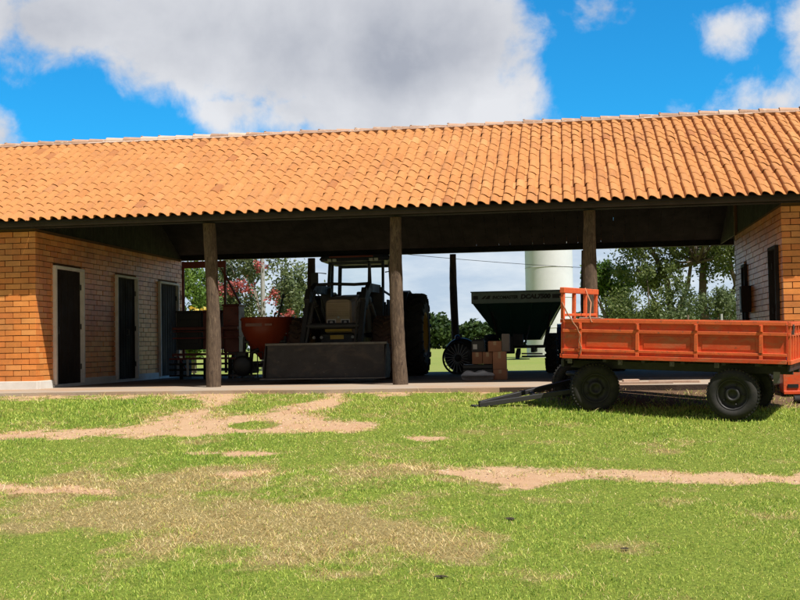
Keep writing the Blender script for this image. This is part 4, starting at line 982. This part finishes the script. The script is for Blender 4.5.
carton('carton',-1.42,-1.185,.492,.675,20.40,.30,'open topped brown carton, topmost of the cartons by the spreader',rz=.04)
carton('carton',-1.175,-1.04,.492,.80,20.42,.28,'narrow grey carton standing upright on the right of the carton stack','cardgrey',tape=False)
t=thing('tool_case','flat black plastic case lying between the white sack and small cartons','case',(-1.60,20.55,0.115))
mb=MB(); mb.bb((-.27,-.18,0),(.27,.18,.075)); mb.build('base',M['black'],t,bevel=.012); mb=MB(); mb.bb((-.27,-.18,.078),(.27,.18,.155)); mb.build('lid',M['black'],t,bevel=.012)
mb=MB(); mb.tube([(-.07,-.18,.06),(-.07,-.21,.06),(.07,-.21,.06),(.07,-.18,.06)],.009,8); mb.build('handle',M['black'],t)
def sack():
    vs=[];nx,ny=22,10
    mb=MB(); L,Wd,H=.60,.34,.15
    for side in (1,0):
        for i in range(nx+1):
            for j in range(ny+1):
                u=i/nx*2-1; v=j/ny*2-1
                e=(max(0,1-abs(u)**4)*max(0,1-abs(v)**3))**.5
                z=H*.5+ (H*.5*e*(1+.25*math.sin(u*7+v*2)+.12*math.sin(v*9+u*4)) if side else -H*.5*min(1,e*1.6))
                vs.append((u*L/2*(1-.04*abs(v)),v*Wd/2*(1-.06*abs(u)),max(.002,z)))
    n=(nx+1)*(ny+1); fs=[]
    for s_,o in ((1,0),(0,n)):
        for i in range(nx):
            for j in range(ny):
                a=o+i*(ny+1)+j; f=(a,a+ny+1,a+ny+2,a+1); fs.append(f if s_ else f[::-1])
    mb.add(vs,fs,0,.5,True); o=mb.build('sack',M['sack']); bm=bmesh.new(); bm.from_mesh(o.data); bmesh.ops.remove_doubles(bm,verts=bm.verts,dist=.001); bm.to_mesh(o.data); bm.free()
    o.location=(-1.60,20.35,0); return tag(o,'white woven sack lying flat in front of the black case','sack')
sack()
t=thing('jerrycan','black jerrycan with a pale paper label standing on the small cartons','jerrycan',(-1.60,20.60,.487))
mb=MB(); mb.bb((-.115,-.09,0),(.115,.09,.20)); mb.box((0,0,.215),(.22,.17,.03),taper=(.8,.8)); mb.tube([(-.07,0,.22),(-.06,0,.262),(.05,0,.262),(.06,0,.22)],.014,8); mb.build('body',M['black'],t,bevel=.015,seg=2)
mb=MB(); mb.bb((-.09,-.0925,.05),(-.015,-.0905,.14)); mb.build('label',M['label'],t); mb=MB(); mb.lathe([(0,.03),(.026,.03),(.028,0)],(.085,0,.225),'z',14); mb.build('cap',M['black'],t)

# planks on the apron behind the wagon, red implement by the right wall
def plank(loc,dim,rz,ry,label):
    mb=MB(); mb.box((0,0,dim[2]/2),dim); o=mb.build('plank',M['plank'],bevel=.003); o.location=loc; o.rotation_euler=(0,ry,rz); tag(o,label,'plank',group='planks lying behind the wagon')
plank((.92,18.0,.0),(.24,.16,.05),.1,0,'short thick plank end on the apron, seen behind the front wagon wheel')
plank((1.55,17.75,.0),(.75,.10,.035),-.25,0,'narrow plank slanting on the apron, seen between the wagon wheels')
plank((1.05,17.45,.0),(.9,.13,.03),.03,0,'long flat plank lying nearest the slab edge under the wagon')
t=thing('ballast_box','bright orange steel box with a white end stripe by the right wall','steel box',(3.33,16.68,-.19))
mb=MB(); mb.bb((-.42,-.12,.07),(.75,.20,.43)); mb.bb((-.42,-.14,.05),(.75,-.121,.10)); mb.bb((-.42,-.14,.40),(.75,-.121,.44)); mb.build('body',M['orange'],t,bevel=.006)
mb=MB(); mb.bb((-.10,-.128,.12),(-.03,-.1205,.39)); mb.build('stripe',M['white'],t)
mb=MB(); mb.bb((-.36,-.135,.14),(-.22,-.1205,.19)); mb.build('slot',M['black'],t)
for x in (-.35,.65):
    mb=MB(); mb.bb((x-.05,-.1,0),(x+.05,.18,.07)); mb.build('foot',M['darksteel'],t)
mb=MB(); mb.tube([(-.75,0,0),(-.2,.01,.012),(.5,0,.0),(1.3,.02,.01)],[.055,.06,.058,.05],12); o=mb.build('log',M['darkwood']); o.location=(3.75,16.30,-.20); tag(o,'dark pole lying on the grass before the right brick pier','pole')

# ------------------------------------------------------------------ white silo behind
t=thing('water_tower','tall round white water tower standing behind the shed','water tower',(-.94,60,-.09))
mb=MB(); mb.lathe([(1.22,0),(1.22,9.2)],(0,0,0),'z',64)
mb.lathe([(1.22,9.2),(1.28,9.21),(1.28,9.3),(.2,9.75),(0,9.78)],(0,0,0),'z',64)
mb.build('shell',M['white'],t)
for z in (1.5,3.05,4.6,6.15,7.7):
    mb=MB(); mb.lathe([(1.2205,z-.02),(1.232,z-.015),(1.232,z+.015),(1.2205,z+.02)],(0,0,0),'z',64); mb.build('seam_ring',worn('seam_grey',(.55,.55,.54),None,.7,tintamt=0) if z==1.5 else bpy.data.materials['seam_grey'],t)
mb=MB()
for s in (-.2,.2): mb.tube([(s,1.36,0),(s,1.36,9.5)],.02,6)
for k in range(30): mb.tube([(-.2,1.36,.3+k*.3),(.2,1.36,.3+k*.3)],.014,6)
mb.build('ladder',M['steel'],t)

# ------------------------------------------------------------------ vegetation
LM={
 'dark':leafmat('leaf_dark_green',[(0,(.020,.042,.012)),(.5,(.045,.085,.022)),(1,(.10,.15,.04))]),
 'olive':leafmat('leaf_olive_green',[(0,(.045,.070,.018)),(.5,(.115,.155,.040)),(1,(.25,.27,.085))],.4),
 'bright':leafmat('leaf_bright_green',[(0,(.05,.11,.015)),(.5,(.11,.20,.03)),(1,(.20,.30,.05))]),
 'grey':leafmat('leaf_grey_green',[(0,(.05,.075,.030)),(.5,(.12,.16,.060)),(1,(.24,.27,.12))]),
 'flower':leafmat('bract_red',[(0,(.30,.04,.045)),(.5,(.42,.085,.08)),(1,(.52,.19,.16))]),
 'yellow':leafmat('flower_yellow',[(0,(.55,.30,.02)),(.6,(.70,.48,.05)),(1,(.75,.65,.2))]),
 'dry':leafmat('leaf_dry',[(0,(.12,.10,.06)),(1,(.26,.22,.14))]),
}
def leaves(pts,size,tintf,aspect=.5,droop=0.2):
    n=len(pts); d=rng.normal(size=(n,3)); d[:,2]-=droop; d/=np.linalg.norm(d,axis=1)[:,None]
    e=rng.normal(size=(n,3)); e-=d*(e*d).sum(1)[:,None]; e/=np.linalg.norm(e,axis=1)[:,None]
    s=size*(.6+.8*rng.random(n))[:,None]
    a=pts; b=pts+d*s*.5+e*s*aspect*.5; c=pts+d*s; f=pts+d*s*.5-e*s*aspect*.5
    V=np.stack([a,b,c,f],1).reshape(-1,3); F=np.arange(n*4).reshape(-1,4)
    return V,F,tintf
def crown(name,parent,clumps,n,size,mat,tb=.5,spread=.35,aspect=.5):
    """clumps = [(x,y,z,r)]"""
    C=np.array(clumps); w=C[:,3]**2; w/=w.sum(); k=rng.choice(len(C),n,p=w)
    # sub-clumps give light and dark masses
    sub=rng.normal(size=(len(C)*14,3)); sub/=np.linalg.norm(sub,axis=1)[:,None]; sub*=rng.random((len(sub),1))**.4
    si=k*14+rng.integers(0,14,n); P=C[k,:3]+sub[si]*C[k,3:4]*.85+rng.normal(size=(n,3))*C[k,3:4]*spread*.5
    st=rng.random(len(sub)); tint=np.clip(tb-.25+.35*st[si]+.3*rng.random(n)+.05,0,1)
    V,F,_=leaves(P,size,None,aspect)
    return np_mesh(name,V,F,mat,{'tint':(tint,'FACE')},parent=parent)
M['bark']=worn('tree_bark',(.16,.12,.09),(.07,.05,.035),.9,scale=8,bump=.8,bscale=25)
M['palebark']=worn('pale_bark',(.30,.27,.23),(.18,.15,.12),.9,scale=8,bump=.8)
def tree(name,label,loc,trunks,clumps,n,size,mat,bark='bark',tb=.5,group=None,cat='tree',aspect=.5,spread=.35,extra=None):
    t=thing(name,label,cat,loc,group=group)
    mb=MB()
    for pts,r0,r1 in trunks:
        k=len(pts); q=[]; rr=[]
        for i in range(k-1):
            for j in range(4):
                u=j/4; p=Vector(pts[i]).lerp(Vector(pts[i+1]),u)+Vector((random.uniform(-1,1),random.uniform(-1,1),0))*r0*.25*(1 if i+j else 0); q.append(p); w=(i+u)/(k-1); rr.append(r0*(1-w)+r1*w)
        q.append(Vector(pts[-1])); rr.append(r1); mb.tube(q,rr,9,wob=.15)
    mb.build('trunk',M[bark],t)
    crown('crown',t,clumps,n,size,LM[mat],tb,spread,aspect)
    if extra: extra(t)
    return t
def blobs(cx,cy,cz,rx,ry,rz,n,r0,r1):
    o=[]
    while len(o)<n:
        v=rng.normal(size=3); v/=np.linalg.norm(v); q=.45+.55*rng.random()**.5
        p=(cx+v[0]*rx*q,cy+v[1]*ry*q,cz+v[2]*rz*q)
        if p[2]>.2: o.append((*p,r0+(r1-r0)*rng.random()))
    return o
def limbs(base,fork,clumps,k,r,mid=.0):
    out=[([base,fork],r,r*.75)]
    for c in random.sample(clumps,min(k,len(clumps))):
        m=Vector(fork).lerp(Vector(c[:3]),.5)+Vector((0,0,-.12*abs(c[0]-fork[0])))
        out.append(([fork,tuple(m),tuple(c[:3])],r*.5,r*.10))
    return out
# big spreading tree, right
cl=blobs(0,0,5.6,3.1,2.4,2.0,38,.5,.9)+blobs(-1.9,0,3.9,1.1,.9,.8,9,.4,.7)+blobs(1.6,0,4.2,1.3,1,.8,8,.4,.7)+blobs(.4,-1,4.6,1.6,.8,1.0,9,.4,.7)
tr=[([(-.65,0,0),(-.85,0,1.6),(-1.1,.1,3.2),(-1.9,.2,5.2)],.22,.08),([(.3,.2,0),(.45,.2,1.8),(.35,.1,3.4),(.7,0,5.6)],.24,.10),([(.35,.2,.9),(1.3,.1,1.9),(1.75,0,3.0),(2.6,0,3.9)],.17,.07),([(1.75,0,3.0),(1.5,0,4.2),(1.6,.1,5.5)],.10,.05),([(-.85,0,1.6),(-.2,.1,3.0),(0,0,4.8)],.13,.05),([(-.6,0,1.0),(-1.5,.1,2.2),(-2.3,0,3.8)],.11,.04)]
for c in random.sample(cl,18): tr.append(([(.2,0,4.0),tuple(Vector((.2,0,4.2)).lerp(Vector(c[:3]),.55)),tuple(c[:3])],.07,.02))
tree('spreading_tree','tall spreading tree with dark forked trunks behind the orange wagon',(5.25,50,-.09),tr,cl,26000,.15,'olive',tb=.45,spread=.6)
# round bright tree left of it
cl=blobs(0,0,3.1,1.0,1.0,1.15,14,.4,.65); tree('round_tree','round bright green tree just right of the third front post',(1.75,52,-.09),limbs((0,0,0),(0,0,1.5),cl,8,.14),cl,9000,.15,'bright',tb=.42)
cl=blobs(0,0,1.7,1.5,1.0,1.0,16,.4,.7)+blobs(.6,0,3.2,.7,.6,.7,5,.3,.45); tree('bushy_tree','low dull green bushy tree between the round tree and the spreading tree',(3.1,46,-.09),limbs((0,0,0),(.1,0,.9),cl,8,.10),cl,8500,.12,'olive',tb=.4,spread=.55)
cl=blobs(0,0,2.3,1.3,1.0,1.5,12,.35,.6); tree('sparse_tree','sparse grey leafless looking tree beside the right brick wall',(7.1,46,-.09),limbs((0,0,0),(-.2,0,1.1),cl,12,.09),cl,3300,.13,'grey','palebark',tb=.5)
cl=blobs(0,0,1.5,1.7,1.0,.9,12,.4,.7); tree('bushy_tree','grey green bush at the foot of the spreading tree',(5.2,44.5,-.09),limbs((0,0,0),(.1,0,.6),cl,6,.08),cl,5500,.12,'grey',tb=.35)
# flowering bougainvillea, left
cl=blobs(0,0,2.45,1.75,1.2,1.5,26,.35,.62)+blobs(-1.2,0,3.6,.9,.6,.6,6,.3,.45)
def blooms(t):
    fc=[(-1.15,-1.1,2.6,.26),(-.7,-1.1,2.62,.28),(-.35,-1.1,2.72,.3),(.15,-1.1,3.35,.24),(.55,-1.1,2.35,.24),(.78,-1.1,1.45,.36),(.95,-1.1,1.15,.30),(-1.5,-.9,1.7,.18),(-2.0,-.6,3.6,.18),(1.1,-.9,1.8,.2),(.6,-1.1,1.2,.25)]
    crown('flowers',t,fc,1500,.08,LM['flower'],.5,.45,.8)
tree('flowering_shrub','large airy shrub with red blossoms behind the shed, left of the tractor',(-9.75,36.5,-.09),limbs((0,0,0),(.1,0,.8),cl,16,.09),cl,12500,.115,'grey','palebark',tb=.50,cat='shrub',spread=.5,extra=blooms)
cl=blobs(0,0,2.6,1.0,1.0,1.3,12,.4,.6); tree('sparse_tree','thin twiggy grey tree partly hidden left of the flowering shrub',(-12.0,41,-.09),limbs((0,0,0),(.2,0,1.6),cl,12,.08),cl,2600,.13,'grey','palebark',tb=.4)
cl=blobs(0,0,2.3,.75,.8,1.5,14,.35,.6); tree('round_tree','bright light green leafy tree seen beside the end of the door wall',(-11.35,34.0,-.09),limbs((0,0,0),(0,0,.8),cl,8,.10),cl,7500,.14,'bright',tb=.55,aspect=.35)
cl=[(0,0,1.45,.35),(.3,0,1.35,.3),(-.3,0,1.5,.3),(.1,0,.9,.4),(-.2,0,.7,.35)]
def yb(t): crown('flowers',t,[(0,-.3,1.55,.3),(.35,-.3,1.6,.28),(-.25,-.3,1.3,.25)],900,.11,LM['yellow'],.5,.4,.8)
tree('flowering_shrub','small shrub with yellow flowers below the bright green tree',(-10.5,31.5,-.09),limbs((0,0,0),(0,0,.4),cl,5,.03),cl,2200,.12,'bright',tb=.5,cat='shrub',extra=yb)
# far wood on the horizon
def far_wood():
    P=[];T_=[]
    X=[(-28.2,220,2.6,2.9,2.9),(-26.3,221,3.6,3.1,3.2),(-24.4,220,3.4,2.9,3.0),(-22.7,222,2.4,2.0,2.5),(-19.8,222,2.2,2.2,2.4),(-18.0,220,2.7,2.3,2.4),(-16.0,221,2.5,2.2,2.3),(-13.6,221,2.2,2.2,2.2)]
    x=-130.
    while x<160:
        if not -33<x<-12: X.append((x,240+rng.normal()*8,3+rng.random(),3+rng.random()*1.5,3.4+rng.random()*1.2))
        x+=3+rng.random()*3.5
    for (cx,cy,cz,r,rz_) in X:
        n=1100; v=rng.normal(size=(n,3)); v/=np.linalg.norm(v,axis=1)[:,None]; q=(.55+.45*rng.random(n)**.5)*(1+.22*np.sin(v[:,0]*7+cx)*np.cos(v[:,2]*6+cx))
        p=np.stack([cx+v[:,0]*r*q,cy+v[:,1]*r*q,cz+v[:,2]*rz_*q],-1); p=p[p[:,2]>-.1]; P.append(p); T_.append(np.clip(.35+.25*np.sin(v[:len(p),0]*9)+.3*rng.random(len(p)),0,1))
    P=np.concatenate(P); T_=np.concatenate(T_); V,F,_=leaves(P,.75,None,.7)
    o=np_mesh('far_wood',V,F,LM['dark'],{'tint':(T_,'FACE')}); tag(o,'dark green wood along the far edge of the field','wood',kind='stuff')
far_wood()
# fence behind the wagon, power line
fn=thing('wire_fence','wire fence of thin pale posts in the grass before the right hand trees','fence',(4,36,-.09))
for i in range(9):
    mb=MB(); x=-3.3+i*.95+random.uniform(-.1,.1); mb.tube([(x,0,0),(x+random.uniform(-.03,.03),0,1.42+random.uniform(-.05,.12))],.035,8); mb.build('fence_post',M['lamp'] if i%3 else M['bark'],fn)
for z in (.5,.9,1.25):
    mb=MB(); mb.tube([(-3.4,0,z),(4.6,0,z-.02)],.006,5); mb.build('wire',M['steel'],fn)
poles=[]
def upole(x,y,h,label):
    t=thing('utility_pole',label,'utility pole',(x,y,-.09),group='power line poles')
    mb=MB(); mb.tube([(0,0,0),(0,0,h)],[.085,.06],12); mb.build('shaft',M['utility'],t)
    mb=MB(); mb.beam((-.7,0,h-.3),(.7,0,h-.3),.08,.10); mb.build('crossarm',M['utility'],t)
    for xx in (-.6,.0,.6): mb=MB(); mb.lathe([(0,.12),(.03,.12),(.04,.06),(.025,0)],(xx,0,h-.25),'z',10); mb.build('insulator',M['lamp'],t)
upole(-9.52,35.4,4.6,'pale concrete power pole standing behind the red flowering shrub')
upole(16,66,6.2,'pale concrete power pole hidden beyond the right brick block')
def wirespan(a,b,sag,label,r=.010):
    mb=MB(); a=Vector(a);b=Vector(b); pts=[]
    for k in range(25):
        u=k/24; p=a.lerp(b,u); p.z-=sag*4*u*(1-u); pts.append(p-a)
    mb.tube(pts,r,5); o=mb.build('power_cable',M['black']); o.location=a; tag(o,label,'cable',group='power cables behind the shed')
wirespan((-9.52,35.4,4.5),(16,66,6.2),.7,'upper thin power cable crossing the pale sky behind the shed')
wirespan((-10.12,35.4,4.2),(15.4,66,4.7),.7,'lower thin power cable crossing the pale sky behind the shed')
# small dark clods on the lawn
for (x,y,s_,lab) in ((-.50,9.36,0.026,'dark clod of earth on the lawn in front of the bare sandy streak'),(-.88,7.69,0.022,'dark clod near the bottom edge of the lawn, below the dry straw'),(.36,8.45,0.019,'small brown clod on the green lawn right of the dry straw')):
    mb=MB(); n=18; vs=[(0,0,s_*.32)]; ph=random.random()*6
    for i,(q,zz) in enumerate(((.35,.30),(.65,.22),(.9,.08),(1.05,-.15))):
        for k in range(n):
            a=2*PI*k/n; r_=s_*q*(1+.30*math.sin(2*a+ph)+.2*math.sin(5*a+ph*2)+random.uniform(-.18,.18))
            vs.append((r_*math.cos(a)*1.7,r_*math.sin(a)*.8,s_*zz*(1+random.uniform(-.6,.6))))
    fs=[(0,1+k,1+(k+1)%n) for k in range(n)]+[(1+i*n+k,1+(i+1)*n+k,1+(i+1)*n+(k+1)%n,1+i*n+(k+1)%n) for i in range(3) for k in range(n)]
    mb.add(vs,fs,0,.5,False); o_=mb.build('clod',M['clod']); o_.location=(x,y,float(gz(x,y))+.012); tag(o_,lab,'clod',group='clods on the lawn')

# ------------------------------------------------------------------ sky, sun, camera
def REAR(t):
    # unseen sky behind the viewpoint, set to neutral grey as added fill light
    sp=t.node('ShaderNodeSeparateXYZ'); t.link(t.coord('Generated'),sp.inputs[0]); return t.mr(sp.outputs[1],.25,-.35,0,1,True)
def build_world():
    w=bpy.data.worlds.new('World'); scene.world=w; w.use_nodes=True; t=NT(w.node_tree); bg=w.node_tree.nodes['Background']
    sky=t.node('ShaderNodeTexSky',sky_type='NISHITA'); sky.sun_disc=False; sky.sun_elevation=math.radians(59.6); sky.sun_rotation=math.radians(130)
    sky.air_density=1.0; sky.dust_density=.3; sky.ozone_density=2.0
    tint=t.mix(1.,sky.outputs[0],(.10,.80,1.20),'MULTIPLY')
    tint=t.mix(REAR(t),tint,(1.7,1.75,1.85))
    dirv=t.coord('Generated'); sep=t.node('ShaderNodeSeparateXYZ'); t.link(dirv,sep.inputs[0]); x,y,z=sep.outputs
    az=t.math('ARCTAN2',x,y); el=t.math('ARCSINE',z)
    blobs=[(-.4296,.272,.1472,.0398),(-.2709,.2654,.1645,.0736),(-.1408,.2446,.1212,.0909),(-.0805,.2056,.0693,.0537),(-.2026,.2035,.0952,.0312),(-.285,.205,.06,.028),(.1305,.2537,.022,.018),(.0364,.2790,.016,.007),(.1744,.1960,.060,.016),(.2083,.2286,.018,.036),(-.4753,.1769,.0156,.0121),
           (-.9,.32,.2,.08),(.75,.35,.2,.10),(.55,.2,.16,.05),(-.75,.14,.14,.04)]
    F=None
    for a,e,ra,re in blobs:
        dx=t.math('DIVIDE',t.math('SUBTRACT',az,a),ra); dy=t.math('DIVIDE',t.math('SUBTRACT',el,e),re)
        q=t.math('SQRT',t.math('ADD',t.math('MULTIPLY',dx,dx),t.math('MULTIPLY',dy,dy)))
        # distance to the rim in radians so the breaking-up noise has one scale for all sizes
        f=t.math('MULTIPLY',t.math('SUBTRACT',1,q),min(ra,re))
        F=f if F is None else t.math('MAXIMUM',F,f)
    n1=t.noise(11,9,.58,dirv,.25); n2=t.noise(6,6,.55,dirv,.2); n3=t.noise(26,8,.6,dirv,.3)
    Fd=t.math('ADD',F,t.math('MULTIPLY',t.math('SUBTRACT',n1,.5),.085)); Fd=t.math('ADD',Fd,t.math('MULTIPLY',t.math('SUBTRACT',n3,.5),.042))
    mask=t.mr(Fd,-.006,.020,0,1,True)
    shade=t.math('ADD',t.mr(n2,.35,.65,-.25,.35),t.mr(Fd,.0,.075,.75,.15))
    shade=t.math('ADD',shade,t.math('MULTIPLY',t.math('SUBTRACT',n1,.5),1.0)); shade=t.math('ADD',shade,t.math('MULTIPLY',t.math('SUBTRACT',n3,.5),.6),clamp=True)
    # lit billows low on the right of the big cloud
    bx=t.math('DIVIDE',t.math('ADD',az,.075),.08); by=t.math('DIVIDE',t.math('SUBTRACT',el,.20),.045)
    bb=t.math('SUBTRACT',1,t.math('SQRT',t.math('ADD',t.math('MULTIPLY',bx,bx),t.math('MULTIPLY',by,by))),clamp=True)
    shade=t.math('ADD',shade,t.math('MULTIPLY',bb,.6),clamp=True)
    cc=t.mix(shade,(3.0,3.15,3.6),(6.0,6.05,6.25))
    col=t.mix(t.math('MULTIPLY',mask,.97),tint,cc)
    # pale banks of cloud low over the horizon
    low=t.math('ADD',el,t.math('MULTIPLY',t.math('SUBTRACT',t.noise(9,6,.55,dirv),.5),.06))
    lm=t.math('MULTIPLY',t.mr(low,.075,.125,1,0,True),t.mr(y,.0,.5))
    nl=t.noise(14,6,.6,t.coord('Generated',(1,1,3.5)))
    lc=t.mix(t.mr(nl,.35,.65),(3.9,4.6,5.6),(5.6,6.0,6.5))
    col=t.mix(t.math('MULTIPLY',lm,.95),col,lc)
    t.link(col,bg.inputs['Color']); bg.inputs['Strength'].default_value=.1
build_world()
S=Vector((math.sin(math.radians(50))*math.cos(math.radians(59.6)),-math.cos(math.radians(50))*math.cos(math.radians(59.6)),math.sin(math.radians(59.6))))
sl=bpy.data.lights.new('sun','SUN'); sl.energy=4.9; sl.angle=math.radians(.53); sl.color=(1,.955,.88)
so=bpy.data.objects.new('sun',sl); COL.objects.link(so); so.rotation_euler=S.to_track_quat('Z','Y').to_euler(); so.location=(10,-10,20)
cam=bpy.data.cameras.new('camera'); co_=bpy.data.objects.new('camera',cam); COL.objects.link(co_)
cam.sensor_width=36; cam.lens=1155/800*36; cam.clip_end=6000; cam.clip_start=.1
mw=Matrix(((.98932,.02324,.14389,0),(.14468,-.03681,-.98879,0),(-.01768,.99905,-.03978,.62),(0,0,0,1)))
co_.matrix_world=mw; scene.camera=co_
scene.view_settings.view_transform='Standard'; scene.view_settings.look='None'; scene.view_settings.exposure=.45; scene.view_settings.gamma=1; scene.view_settings.use_curve_mapping=False
scene.cycles.max_bounces=8; scene.cycles.diffuse_bounces=3; scene.cycles.use_denoising=True
